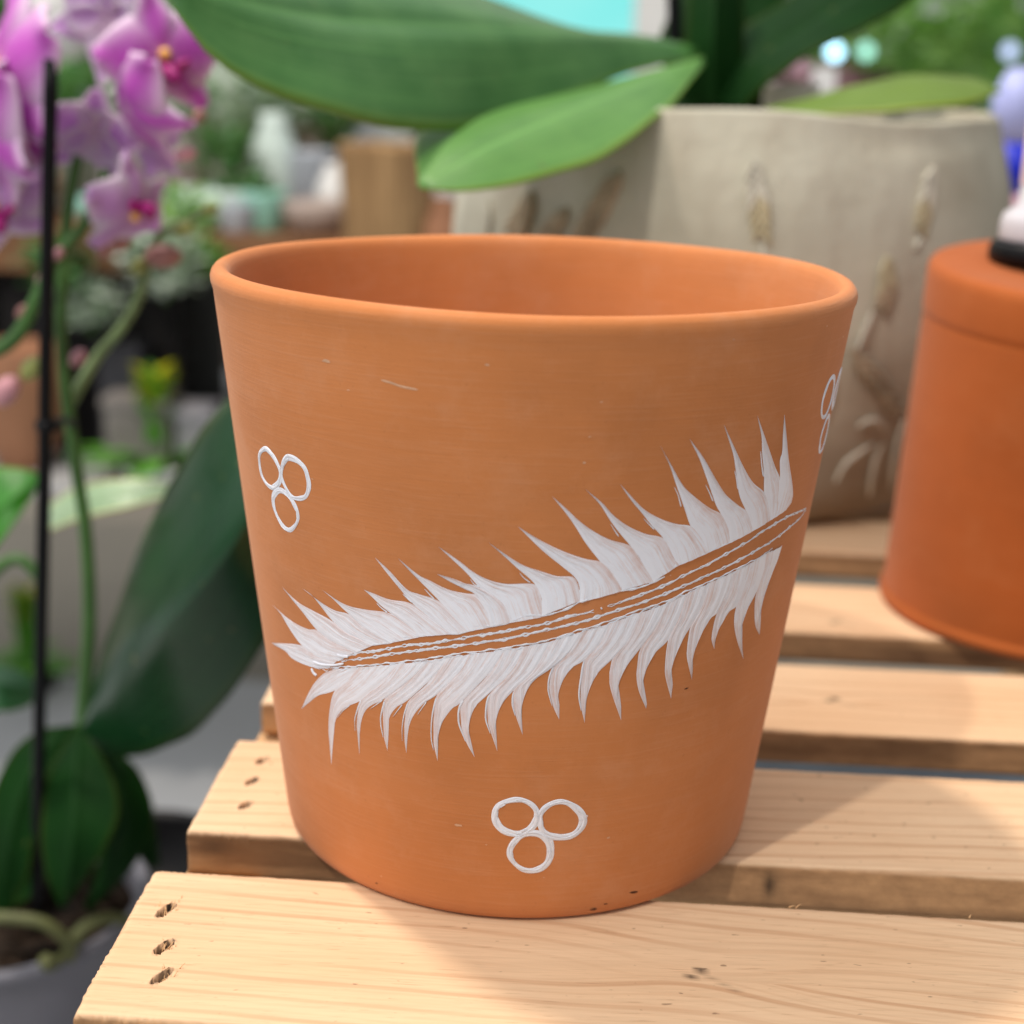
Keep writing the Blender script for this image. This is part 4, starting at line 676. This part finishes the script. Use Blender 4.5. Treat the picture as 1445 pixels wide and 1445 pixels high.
# ------------------------------------------------------------------ behind: the garden centre, far out of focus
n = N('shop_floor'); o = n.obj(); f = n.noise(o, .6, 4); f2 = n.noise(o, 9, 5, .6); sx = n('SeparateXYZ'); n.l(o, sx.inputs[0])
far = n.ramp(sx.outputs[1], [(0.0, 0.0), (1.0, 1.0)]); far = n.math('GREATER_THAN', n.math('ADD', sx.outputs[1], n.math('MULTIPLY', f, .2)), 1.85)      # smooth grey concrete first, beige tiles further in
near_c = n.mix(f2, (.42, .44, .46), (.36, .37, .385)); far_c = n.mix(f2, (.30, .27, .215), (.22, .195, .16))
n.base(n.mix(far, near_c, far_c), .6, .3)
M['floor'] = n.m
V, F = [(-260, -120, -9), (260, -120, -9), (260, 400, -9), (-260, 400, -9)], [(0, 1, 2, 3)]
tag(mesh('floor', V, F, M['floor'], None, False), kind='structure')
n = N('back_wall_board'); o = n.obj(); f = n.noise(o, .9, 4); n.base(n.ramp(f, [(.3, (.42, .48, .44)), (.5, (.64, .68, .66)), (.7, (.80, .82, .82))]), .8, .3); M['wall'] = n.m
wl = tag(empty('back_wall', (0, 60, -9)), 'pale grey green wall closing the garden centre at the very back', 'wall')
V, F = box(-80, 80, 60, 60.6, -9, 18); mesh('boarding', V, F, M['wall'], wl, False)
M['steel'] = simple('grey_steel', (.42, .44, .46), .5, .1, 5)
for k in range(9):
    x = -40 + k*11; V, F = box(x, x + .7, 59.5, 59.98, -9, 18); mesh('post', V, F, M['steel'], wl, False)
V, F = box(-80, 80, 59.0, 59.45, 3.6, 4.8); mesh('rail', V, F, M['steel'], wl, False)

def emis(name, c, s):
    n = N(name); e = n('Emission'); e.inputs[0].default_value = (*c, 1); e.inputs[1].default_value = s; n.l(e.outputs[0], n.out.inputs[0]); return n.m
n = N('turquoise_panel'); o = n.obj(); f = n.noise(o, 2.2, 2); e = n('Emission'); n.l(n.ramp(f, [(.35, (.18, .82, .80)), (.55, (.42, .93, .88)), (.72, (.80, .93, .70))]), e.inputs[0]); e.inputs[1].default_value = .95; n.l(e.outputs[0], n.out.inputs[0]); M['lit'] = n.m
a, b_ = at(640, 52, 30), at(893, 46, 30)
pn = tag(empty('lit_panel', ((a.x + b_.x)/2, 30, a.z)), 'bright turquoise backlit panel above the big orchid leaf', 'panel')
M['white'] = simple('white_enamel', (.72, .73, .72), .5, .08, 6)
V, F = box(a.x, b_.x, 30, 30.2, a.z - 1.0, a.z + 5); mesh('panel', V, F, M['lit'], pn, False)
V, F = box(b_.x + .02, b_.x + .9, 29.9, 30.5, -9, a.z + 5); mesh('post', V, F, M['white'], pn, False)
V, F = box(a.x - .9, a.x - .02, 29.9, 30.5, -9, a.z + 5); mesh('post', V, F, M['white'], pn, False)

# wooden display table with black crates added to stand for the shade underneath
M['old_wood'] = simple('brown_wood', (.20, .095, .042), .75, .35, 6)
M['pale_board'] = simple('pale_grey_board', (.42, .42, .43), .6, .12, 4)
M['dark'] = simple('shade_and_dark_ware', (.010, .008, .008), .7, .3, 6)
bt = tag(empty('display_table', (-4, 21, -9)), 'brown wooden display table with crates added as shade below, far behind at left', 'table')
V, F = box(-13, 2.2, 18, 26, -.62, -.02); mesh('table_top', V, F, M['old_wood'], bt, False)
V, F = box(-13, 2.2, 16.4, 26, -3.72, -3.6); mesh('shelf', V, F, M['pale_board'], bt, False)
for x in (-12.8, 1.5):
    for y in (18.3, 25.2):
        V, F = box(x, x + .5, y, y + .5, -9, -3.722); mesh('leg', V, F, M['old_wood'], bt, False)
        V, F = box(x, x + .5, y, y + .5, -3.598, -.622); mesh('leg', V, F, M['old_wood'], bt, False)
for i, (x0, x1, d) in enumerate(((-12.2, -8.9, 'left'), (-8.2, -5.4, 'mid'), (-4.5, -1.2, 'right'))):
    cr_ = tag(empty('shade_crate', ((x0+x1)/2, 20.5, -3)), {'left': 'black crate added as shade below the brown table, behind the orchid stake', 'mid': 'black crate added as shade below the brown table, just left of the painted pot rim', 'right': 'black crate added as shade below the brown table, hidden behind the painted pot'}[d], 'crate', 'crates added as shade under the display table')
    mb = MB()
    for bx in ((x0, x1, 18.7, 18.85, -3.59, -.9), (x0, x1, 22.2, 22.35, -3.59, -.9), (x0, x0 + .15, 18.852, 22.198, -3.59, -.9), (x1 - .15, x1, 18.852, 22.198, -3.59, -.9), (x0 + .152, x1 - .152, 18.852, 22.198, -3.59, -3.45)):
        V, F = box(*bx); mb.add(V, F)
    mb.build('shade_crate_body', M['dark'], cr_, False)
    mb = MB()
    for zz in (-1.2, -2.0, -2.8): V, F = box(x0 + .1, x1 - .1, 18.62, 18.698, zz - .1, zz + .1); mb.add(V, F)
    mb.build('shade_crate_rib', M['dark'], cr_, False)

def cpot(name, label, cat, px, Y, z, R, h, m, shape='cyl', group=None, py=None):
    c = at(px, 300, Y); c.z = z
    pf = {'cyl': [(0, 0), (R*.8, 0), (R*.86, .03), (R, h - .06), (R, h), (R*.9, h), (R*.88, h - .2), (0, h - .25)],
          'bowl': [(0, 0), (R*.5, 0), (R*.8, h*.25), (R, h*.7), (R*.97, h - .04), (R*.94, h), (R*.88, h), (R*.85, h*.7), (0, h*.6)],
          'vase': [(0, 0), (R*.7, 0), (R*.95, h*.2), (R, h*.45), (R*.8, h*.75), (R*.5, h*.9), (R*.55, h), (R*.45, h), (R*.4, h*.9), (0, h*.85)]}[shape]
    V, F, uv = lathe(c, pf, 40); o = mesh(name, V, F, m, None, origin=c); return tag(o, label, cat, group)
M['mint'] = simple('mint_glaze', (.30, .60, .50), .35, .15, 8); M['mint_pale'] = simple('pale_mint_glaze', (.62, .74, .70), .35, .08, 8)
M['glaze_white'] = simple('white_glaze', (.78, .78, .77), .35, .06, 8); M['glaze_grey'] = simple('blue_grey_glaze', (.42, .46, .52), .4, .12, 8); M['taupe'] = simple('taupe_clay', (.42, .34, .30), .7, .2, 8)
M['clay_far'] = simple('brown_clay', (.36, .17, .09), .8, .3, 8)
GP = 'glazed pots on the far display table'
cpot('glazed_pot', 'wide pale grey white bowl on the brown far table, beside the painted pot rim', 'flower pot', 298, 19.2, -.018, .75, .62, M['mint_pale'], 'bowl', GP)
cpot('glazed_pot', 'tall pale mint glazed vase on the far brown table', 'vase', 388, 21, -.018, .42, 1.75, M['mint_pale'], 'vase', GP)
cpot('glazed_pot', 'small deep mint glazed cup in front of the pale mint vase', 'flower pot', 372, 19, -.018, .36, .62, M['mint'], 'cyl', GP)
cpot('glazed_pot', 'large white glazed planter standing at the back of the far table', 'flower pot', 436, 24.3, -.018, .72, 2.2, M['glaze_white'], 'cyl', GP)
cpot('glazed_pot', 'blue grey glazed pot in front of the white planter on the far table', 'flower pot', 438, 21, -.018, .42, 1.15, M['glaze_grey'], 'cyl', GP)
cpot('glazed_pot', 'low taupe clay bowl beside the wicker basket', 'flower pot', 448, 18.9, -.018, .55, .5, M['taupe'], 'bowl', GP)
cpot('glazed_pot', 'white upright cylinder pot behind the purple flowers', 'flower pot', 250, 24.5, -.018, .62, 2.0, M['glaze_white'], 'cyl', GP)
cpot('glazed_pot', 'pale mint pot behind the stake of the purple orchid', 'flower pot', 108, 22.5, -.018, .5, 1.2, M['mint_pale'], 'cyl', GP)
cpot('glazed_pot', 'white bowl behind the lowest purple flower', 'flower pot', 175, 20, -.018, .5, .5, M['glaze_white'], 'bowl', GP)
cpot('clay_pot', 'round brown clay pot on the far table at the left picture edge', 'flower pot', 28, 19.4, -.018, .66, .8, M['clay_far'], 'bowl', 'brown clay pots far behind')
cpot('clay_pot', 'brown clay pot on the shelf below the far table, at the left picture edge', 'flower pot', 12, 17.6, -3.598, .72, 1.9, M['clay_far'], 'bowl', 'brown clay pots far behind')
cpot('glazed_pot', 'tall pale blue white cylinder at the back of the far table, below the big leaf', 'flower pot', 338, 25, -.018, .6, 2.5, M['glaze_white'], 'cyl', GP)
cpot('glazed_pot', 'white round vase just left of the wicker basket', 'vase', 474, 20, -.018, .34, 1.0, M['glaze_white'], 'vase', GP)
cpot('glazed_pot', 'small white cup at the front edge of the far table, above the black gap', 'flower pot', 268, 18.5, -.018, .26, .42, M['glaze_white'], 'cyl', GP)
cpot('glazed_pot', 'small blue grey cup left of the mint cup', 'flower pot', 335, 18.7, -.018, .28, .46, M['glaze_grey'], 'cyl', GP)
cpot('glazed_pot', 'tall white vase behind the middle purple flowers', 'vase', 170, 24, -.018, .5, 2.6, M['glaze_white'], 'vase', GP)
cpot('glazed_pot', 'mint bowl between the stake and the lowest purple flower', 'flower pot', 140, 19, -.018, .4, .45, M['mint'], 'bowl', GP)
# wicker basket
c = at(548, 300, 17); c.z = -.5
n = N('wicker'); o = n.obj(); a1 = n.noise(n.scale(o, (9, 9, 160)), 1, 3); a2 = n.noise(n.scale(o, (60, 60, 4)), 1, 3); n.base(n.mix(a1, n.ramp(a2, [(.35, (.16, .085, .035)), (.65, (.52, .33, .16))]), (.33, .20, .09)), .8, .3); n.bump(a2, .01); M['wicker'] = n.m
def weave(r, z, a): return r*(1 + .02*math.sin(a*36 + 2*z)*(1 if r > .3 else 0) + .01*math.sin(z*40)), z
V, F, uv = lathe((c.x, c.y, -.018 if False else -.5), [(0, 0), (.55, 0)] + [(.58 + .12*i/24, .02 + 1.95*i/24) for i in range(25)] + [(.64, 1.96), (.6, 1.2), (0, .4)], 180, weave)
bk = tag(mesh('wicker_basket', V, F, M['wicker'], None, origin=(c.x, c.y, -.5)), 'tan upright wicker basket behind the painted pot', 'basket')
wt = tag(empty('plant_stand', (c.x, 17, -9)), 'dark plant stand carrying the wicker basket behind the painted pot', 'stand')
V, F = box(c.x - 1.2, c.x + 1.9, 16.2, 17.8, -.72, -.502); mesh('stand_top', V, F, M['old_wood'], wt, False)
for x in (c.x - 1.1, c.x + 1.6): V, F = box(x, x + .25, 16.8, 17.1, -9, -.722); mesh('leg', V, F, M['old_wood'], wt, False)
cpot('clay_pot', 'brown clay jar between the wicker basket and the concrete planter', 'flower pot', 622, 16.9, -.5, .36, 1.25, M['clay_far'], 'vase', 'brown clay pots far behind')

def clump(name, label, c, rad, h, n_, m, ls, cat='plant', group=None, pot=None, seed=0, up=.5, stuff=None):
    """a leafy plant: many leaf blades through a crown on thin stems"""
    R_ = random.Random(seed); root = tag(empty(name, c), label, cat, group); c = Vector(c); b = MB()
    for k in range(n_):
        while True:
            p = Vector((R_.uniform(-1, 1), R_.uniform(-1, 1), R_.uniform(-1, 1)))
            if p.length < 1 and (p.length > .35 or R_.random() < .4): break
        q = c + Vector((p.x*rad, p.y*rad, h*.5 + p.z*h*.5)); d = (Vector((p.x, p.y, up + R_.uniform(-.5, .5))) + Vector((R_.uniform(-.4, .4), R_.uniform(-.4, .4), 0))).normalized()
        s = d.cross(Vector((R_.uniform(-.3, .3), R_.uniform(-.3, .3), 1))).normalized(); nn = s.cross(d); l = ls*R_.uniform(.6, 1.3); w = l*R_.uniform(.2, .3)
        V = [q, q + d*l*.35 + s*w + nn*.05*l, q + d*l*.75 + s*w*.8, q + d*l - nn*.15*l, q + d*l*.75 - s*w*.8, q + d*l*.35 - s*w + nn*.05*l]
        b.add(V, [(0, 1, 5), (1, 2, 4, 5), (2, 3, 4)], [(0, .5), (.35, 0), (.75, .1), (1, .5), (.75, .9), (.35, 1)], R_.choice((0, 0, 1)))
    b.build('foliage', m, root, False)
    st = MB()
    for k in range(5):
        a = R_.uniform(0, 6.28); st.add(*tube([c + Vector((.04*math.cos(a), .04*math.sin(a), 0)), c + Vector((.2*rad*math.cos(a), .2*rad*math.sin(a), h*.4)), c + Vector((.6*rad*math.cos(a), .6*rad*math.sin(a), h*.8))], .03, 5, m=6))
    st.build('stem', M['stalk'], root); return root
G1 = [leaf_mat('far_green_leaf', (.05, .17, .05), (.10, .27, .08), .5, .25), leaf_mat('far_dark_leaf', (.02, .08, .025), (.04, .13, .04), .5, .2)]
G2 = [leaf_mat('silver_leaf', (.46, .55, .47), (.66, .72, .66), .6, .2), leaf_mat('grey_green_leaf', (.26, .38, .26), (.40, .50, .38), .6, .2)]
G3 = [leaf_mat('lime_leaf', (.20, .42, .10), (.34, .55, .18), .5, .35), leaf_mat('fresh_leaf', (.10, .28, .06), (.18, .40, .10), .5, .3)]
G4 = [leaf_mat('rose_leaf', (.40, .16, .28), (.62, .36, .48), .6, .25), leaf_mat('plum_leaf', (.16, .07, .10), (.28, .14, .18), .6, .2)]
TP = 'small plants on the far display table'
clump('leafy_plant', 'dark green tuft in front of the pale mint vase', at(322, 262, 20), .42, .9, 120, G1, .34, seed=1, group=TP)
clump('leafy_plant', 'silvery loose plant between the purple flowers and the mint vase', at(318, 230, 22), .95, 1.5, 240, G2, .42, seed=2, group=TP)
clump('leafy_plant', 'green sprig rising behind the pale mint vase', at(372, 210, 23), .6, 1.1, 120, G1, .40, seed=3, group=TP)
clump('leafy_plant', 'grey green plant below the tip of the big leaf', at(300, 160, 24), 1.0, 1.2, 170, G2, .42, seed=4, group=TP)
clump('leafy_plant', 'dark bushy plant between the orchid stake and the purple flowers', at(105, 235, 21), .7, 1.6, 200, G1, .45, seed=5, group=TP)
clump('leafy_plant', 'yellow green sprig hanging below the purple flowers', at(262, 335, 16), .35, .55, 50, G3, .35, seed=6, group=TP)
hp = at(88, 85, 18); V, F, uv = lathe(hp, [(0, 0), (.25, .03), (.45, .25), (.56, .7), (.6, 1.3), (.55, 1.3), (.5, .7), (0, .4)], 40)
tag(mesh('hanging_pot', V, F, M['glaze_white'], None, origin=hp), 'white rounded pot hanging behind the top of the orchid stake', 'flower pot')
for i, (px, py, Y, rad, h, m, ls, lab) in enumerate(((205, 385, 17.6, .42, .75, G2, .32, 'grey green trailing plant hanging over the edge of the brown table, right of the stake'), (130, 470, 17.4, .40, .8, G2, .30, 'grey green tuft under the pink bud beside the stake'), (30, 300, 21, .8, 1.4, G2, .4, 'silvery plant behind the lowest left flower'), (425, 165, 24.5, .8, 1.1, G2, .36, 'pale leafy plant growing in the white planter'), (470, 215, 23, .5, 1.1, G1, .34, 'small dark green plant left of the wicker basket'), (262, 215, 25, .7, 1.3, G2, .36, 'pale plant in the white cylinder pot'), (345, 300, 19.3, .35, .5, G1, .28, 'low dark green seedling between the bowl and the mint cup'), (590, 200, 18.5, .6, 1.1, G1, .4, 'dark green plant behind the wicker basket'), (235, 425, 17.3, .45, .95, G2, .30, 'grey green trailing plant just left of the painted pot rim'), (82, 420, 17.3, .4, .9, G1, .30, 'dark green trailing plant at the stake below the table edge'), (285, 395, 17.6, .3, .5, G3, .24, 'fresh green sprig hanging at the painted pot rim'), (400, 120, 27, .9, 1.2, G2, .4, 'pale bush far behind the mint vase'), (255, 110, 27, .9, 1.3, G2, .4, 'pale bush behind the right purple flower'), (165, 155, 26, 1.0, 1.6, G1, .5, 'dark green plant behind the middle purple flowers'))):
    clump('leafy_plant', lab, at(px, py, Y), rad, h, 150, m, ls, seed=50 + i, group=TP)
FS = 'shrubs along the back wall'
for i, (px, base, Y, rad, h, m, ls, lab) in enumerate((
    (1255, 150, 34, 2.0, 3.0, G3, .9, 'fresh green shrub in the middle of the back, right of the bokeh lights'), (1420, 150, 30, 1.5, 4.0, G3, .8, 'bright lime shrub at the upper right picture edge'),
    (1345, 170, 42, 2.6, 3.0, G1, 1.0, 'dark green shrub between the two bright shrubs at right'), (1140, 150, 32, 1.3, 1.2, G4, .6, 'dusky pink flowering shrub behind the white inner pot'), (1215, 158, 33, 1.2, 1.2, G4, .6, 'plum leaved shrub right of the pink shrub'),
    (1100, 110, 46, 2.6, 3.6, G1, 1.0, 'dark shrub behind the orchid leaves of the planter'), (340, 130, 46, 3.2, 4.5, G2, 1.2, 'silver grey shrub behind the tip of the big leaf'), (210, 170, 44, 2.6, 4.0, G2, 1.1, 'grey green shrub behind the purple flowers'), (30, 200, 44, 3.0, 5.0, G1, 1.2, 'dark green shrub at the upper left picture edge'))):
    q = at(px, base, Y); clump('shrub', lab, (q.x, q.y, q.z - .5), rad, h, 260, m, ls, 'shrub', FS, seed=20 + i)
    # each shrub stands in a tub on the floor
    tb = [simple('tub', (.12, .10, .09), .8)] if i == 0 else tb
    V, F, uv = lathe((q.x, q.y, -9), [(0, 0), (1.1, 0), (1.3, q.z + 8.4), (1.2, q.z + 8.4), (0, q.z + 8.2)], 24)
    tag(mesh('shrub_tub', V, F, tb[0], None, origin=(q.x, q.y, -9)), 'tall dark tub under the ' + lab.split(' in the')[0].split(' at the')[0].split(' behind')[0].split(' between')[0].split(' right of')[0] + (' behind' + lab.split(' behind')[1] if ' behind' in lab else ''), 'tub', 'tubs under the far shrubs')
for px, py, c, s, lab in ((1178, 73, (.45, .80, 1.0), 4.0, 'small blue white glowing lamp above the pink shrub'), (1222, 72, (.35, .75, .60), 2.0, 'small greenish glowing lamp beside the blue white one'), (1425, 72, (.55, .65, .95), 1.6, 'faint violet glowing lamp at the right picture edge'), (131, 415, (.45, .6, .65), .5, 'dim pale glowing lamp under the far table'), (20, 615, (.4, .5, .62), .5, 'dim bluish glowing lamp low at the left picture edge')):
    Y = 28 if py < 200 else 17.8
    V, F = ball(at(px, py, Y), .16 if py < 200 else .12, 12, 8); tag(mesh('small_lamp', V, F, emis('lamp_glow', c, s), None, origin=at(px, py, Y)), lab, 'lamp', 'small lamps glowing in the background')
q = at(1142, 145, 14); V, F = box(q.x + .02, q.x + .30, 14, 14.03, q.z - 1.5, q.z + .42)
tag(mesh('plant_label', V, F, M['glaze_white'], None, False, origin=(q.x + .16, 14, q.z - 1.5)), 'blank white plant label sticking up behind the concrete planter', 'label')
# bottle with blue band behind the planter
M['lav'] = simple('lavender_plastic', (.40, .44, .78), .35, .1, 20); M['blue'] = simple('blue_band', (.006, .02, .55), .4, .1, 20); M['pink'] = simple('pink_band', (.62, .34, .44), .5, .2, 20)
q = at(1420, 300, 8.0); q.z = .01
bl = tag(empty('spray_bottle', q), 'lavender bottle with a deep blue band and pink base right of the concrete planter', 'bottle')
V, F, uv = lathe(q, [(0, 0), (.20, 0), (.22, .03), (.22, 1.28), (0, 1.28)], 32); mesh('lower_body', V, F, M['glaze_grey'], bl)
V, F, uv = lathe(q, [(0, 1.282), (.225, 1.282), (.225, 1.62), (0, 1.62)], 32); mesh('band', V, F, M['pink'], bl)
V, F, uv = lathe(q, [(0, 1.622), (.23, 1.622), (.23, 2.02), (0, 2.02)], 32); mesh('band', V, F, M['blue'], bl)
V, F, uv = lathe(q, [(0, 2.022), (.225, 2.022), (.22, 2.4), (.12, 2.6), (0, 2.62)], 32); mesh('cap', V, F, M['lav'], bl)
# bromeliads
M['brom_y'] = leaf_mat('yellow_bract', (.42, .46, .008), (.62, .62, .02), .45, .3, .2); M['brom_g'] = leaf_mat('bromeliad_leaf', (.06, .26, .03), (.14, .40, .05), .4, .3, .2)
def bromeliad(label, px, py_top, py_base, Y, potm, rad, pr, pot_label, stand=True):
    a, bse = at(px, py_top, Y), at(px, py_base, Y); h = a.z - bse.z; bse = Vector((bse.x, Y, bse.z)); root = tag(empty('bromeliad', bse), label, 'plant', 'yellow bromeliads'); R_ = random.Random(int(px))
    def blades(n_, z0, z1, l, w, tilt, m, nm):
        b = MB()
        for k in range(n_):
            z = z0 + (z1-z0)*k/max(1, n_-1); an = k*2.4 + R_.uniform(-.3, .3); d = Vector((math.cos(an), math.sin(an), 0)); s = Vector((-math.sin(an), math.cos(an), 0)); V = []; uv = []
            for i in range(8):
                u = i/7; wd = w*math.sin(PI*(.12 + .88*u*.98))**.7
                p = bse + Vector((0, 0, z)) + d*l*(tilt*u + .25*u*u) + Vector((0, 0, l*(u*(1.25-tilt) - .35*u*u*tilt)))
                for j in (-1, 0, 1): V.append(p + s*wd*j - Vector((0, 0, .15*wd*(1-abs(j))))); uv.append((u, .5 + j*.5))
            b.add(V, grid_faces(8, 3), uv)
        b.build(nm, m, root)
    blades(14, 0, .12*h, rad*1.3, .16, .85, M['brom_g'], 'foliage'); blades(16, .02*h, .55*h, h*.40, .14, .22, M['brom_g'], 'spike'); blades(26, .50*h, .80*h, h*.25, .10, .55, M['brom_y'], 'bract')
    hh = 1.25 if stand else bse.z + 3.598
    V, F, uv = lathe((bse.x, bse.y, bse.z - hh), [(0, 0), (pr*.75, 0), (pr, hh + .02), (pr, hh + .10), (pr*.9, hh + .10), (0, hh)], 40)
    tag(mesh('white_pot' if potm is M['glaze_white'] else 'dark_pot', V, F, potm, None, origin=(bse.x, bse.y, bse.z - hh)), pot_label, 'flower pot')
    if not stand: return
    sl = tag(empty('stool', (bse.x, bse.y, -9)), 'dark stool under the ' + pot_label.split(' under')[0].replace(' on the floor', '') + ' of a bromeliad', 'stool'); zt = bse.z - hh
    V, F = box(bse.x - pr, bse.x + pr, bse.y - pr, bse.y + pr, zt - .2, zt - .002); mesh('stool_top', V, F, M['dark'], sl, False)
    for sx_ in (-1, 1):
        for sy_ in (-1, 1): V, F = box(bse.x + sx_*pr*.8 - .05, bse.x + sx_*pr*.8 + .05, bse.y + sy_*pr*.8 - .05, bse.y + sy_*pr*.8 + .05, -9, zt - .202); mesh('leg', V, F, M['dark'], sl, False)
bromeliad('yellow topped bromeliad left of the painted pot', 222, 500, 664, 16.9, M['glaze_white'], .95, .5, 'low white pot under the yellow topped bromeliad', False)
bromeliad('smaller yellow tipped bromeliad beside the black stake, low at left', 42, 815, 950, 21.5, M['dark'], .7, .5, 'dark pot under the smaller yellow tipped bromeliad')
for i, (px, py0, Y, w, c, lab) in enumerate(((192, 575, 16.8, .95, (.20, .18, .17), 'brown grey box on the dark shelf behind the yellow bromeliad'), (166, 500, 17.8, .6, (.055, .055, .065), 'tall dark grey box on the shelf behind the brown grey one'), (272, 590, 16.9, .5, (.30, .29, .32), 'small pale grey box on the shelf close beside the painted pot'))):
    a = at(px, py0, Y); V, F = box(a.x - w/2, a.x + w/2, Y, Y + .7, -3.598, a.z); g = tag(empty('storage_box', (a.x, Y + .35, -3.598)), lab, 'box', 'grey boxes on the shelf'); m = simple('box_grey', c, .7)
    mesh('box_body', V, F, m, g, False); V, F = box(a.x - w/2 - .04, a.x + w/2 + .04, Y - .04, Y + .74, a.z + .002, a.z + .12); mesh('lid', V, F, m, g, False)

# ------------------------------------------------------------------ light, world, camera
w = bpy.data.worlds.new('World'); SC.world = w; w.use_nodes = True; nt = w.node_tree; nt.nodes.clear()
out = nt.nodes.new('ShaderNodeOutputWorld'); bg = nt.nodes.new('ShaderNodeBackground'); tc = nt.nodes.new('ShaderNodeTexCoord'); sp = nt.nodes.new('ShaderNodeSeparateXYZ'); rp = nt.nodes.new('ShaderNodeValToRGB')
mp = nt.nodes.new('ShaderNodeMath'); mp.operation = 'MULTIPLY_ADD'; mp.inputs[1].default_value = .5; mp.inputs[2].default_value = .5
nt.links.new(tc.outputs['Generated'], sp.inputs[0]); nt.links.new(sp.outputs[2], mp.inputs[0]); nt.links.new(mp.outputs[0], rp.inputs[0]); nt.links.new(rp.outputs[0], bg.inputs[0]); nt.links.new(bg.outputs[0], out.inputs[0])
e = rp.color_ramp.elements; e[0].position = .40; e[0].color = (.05, .045, .04, 1); e[1].position = .95; e[1].color = (1.0, 1.0, 1.02, 1); k = e.new(.57); k.color = (.25, .265, .27, 1)
# the open side of the hall is to the left: more daylight comes from there
m2 = nt.nodes.new('ShaderNodeMath'); m2.operation = 'MULTIPLY_ADD'; m2.inputs[1].default_value = -.65; m2.inputs[2].default_value = 1.0
m3 = nt.nodes.new('ShaderNodeMath'); m3.operation = 'MULTIPLY'; m3.inputs[1].default_value = WORLD
nt.links.new(sp.outputs[0], m2.inputs[0]); nt.links.new(m2.outputs[0], m3.inputs[0]); nt.links.new(m3.outputs[0], bg.inputs[1])
bg.inputs[1].default_value = WORLD
def lamp(name, d, dist, power, rad, col):
    l = bpy.data.lights.new(name, 'POINT'); l.energy = power; l.shadow_soft_size = rad; l.color = col
    o = bpy.data.objects.new(name, l); COL.objects.link(o); o.location = (Vector(d).normalized()*dist + Vector((0, 0, 1)))*S
lamp('ceiling_lamp', (-.65, .35, 1.85), 30, KEY, .08, (1, .88, .76))
lamp('aisle_lamp', (-.564, -.826, 1.25), 34, FILL, .04, (1, .94, .86))
cam = bpy.data.cameras.new('Camera'); co = bpy.data.objects.new('Camera', cam); COL.objects.link(co); SC.camera = co
from mathutils import Matrix
R3 = Matrix((RT, UPV, -FW)).transposed(); co.matrix_world = Matrix.Translation(CAM*S) @ R3.to_4x4()
cam.sensor_fit = 'HORIZONTAL'; cam.sensor_width = 36; cam.lens = 36*FPX/1445; cam.clip_start = .02; cam.clip_end = 200
cam.dof.use_dof = True; cam.dof.focus_distance = 4.22*S; cam.dof.aperture_fstop = 9.0
SC.view_settings.view_transform = 'Standard'; SC.view_settings.look = 'None'; SC.view_settings.exposure = 0.1; SC.view_settings.gamma = 1; SC.view_settings.use_curve_mapping = False
SC.cycles.max_bounces = 6; SC.cycles.use_denoising = True
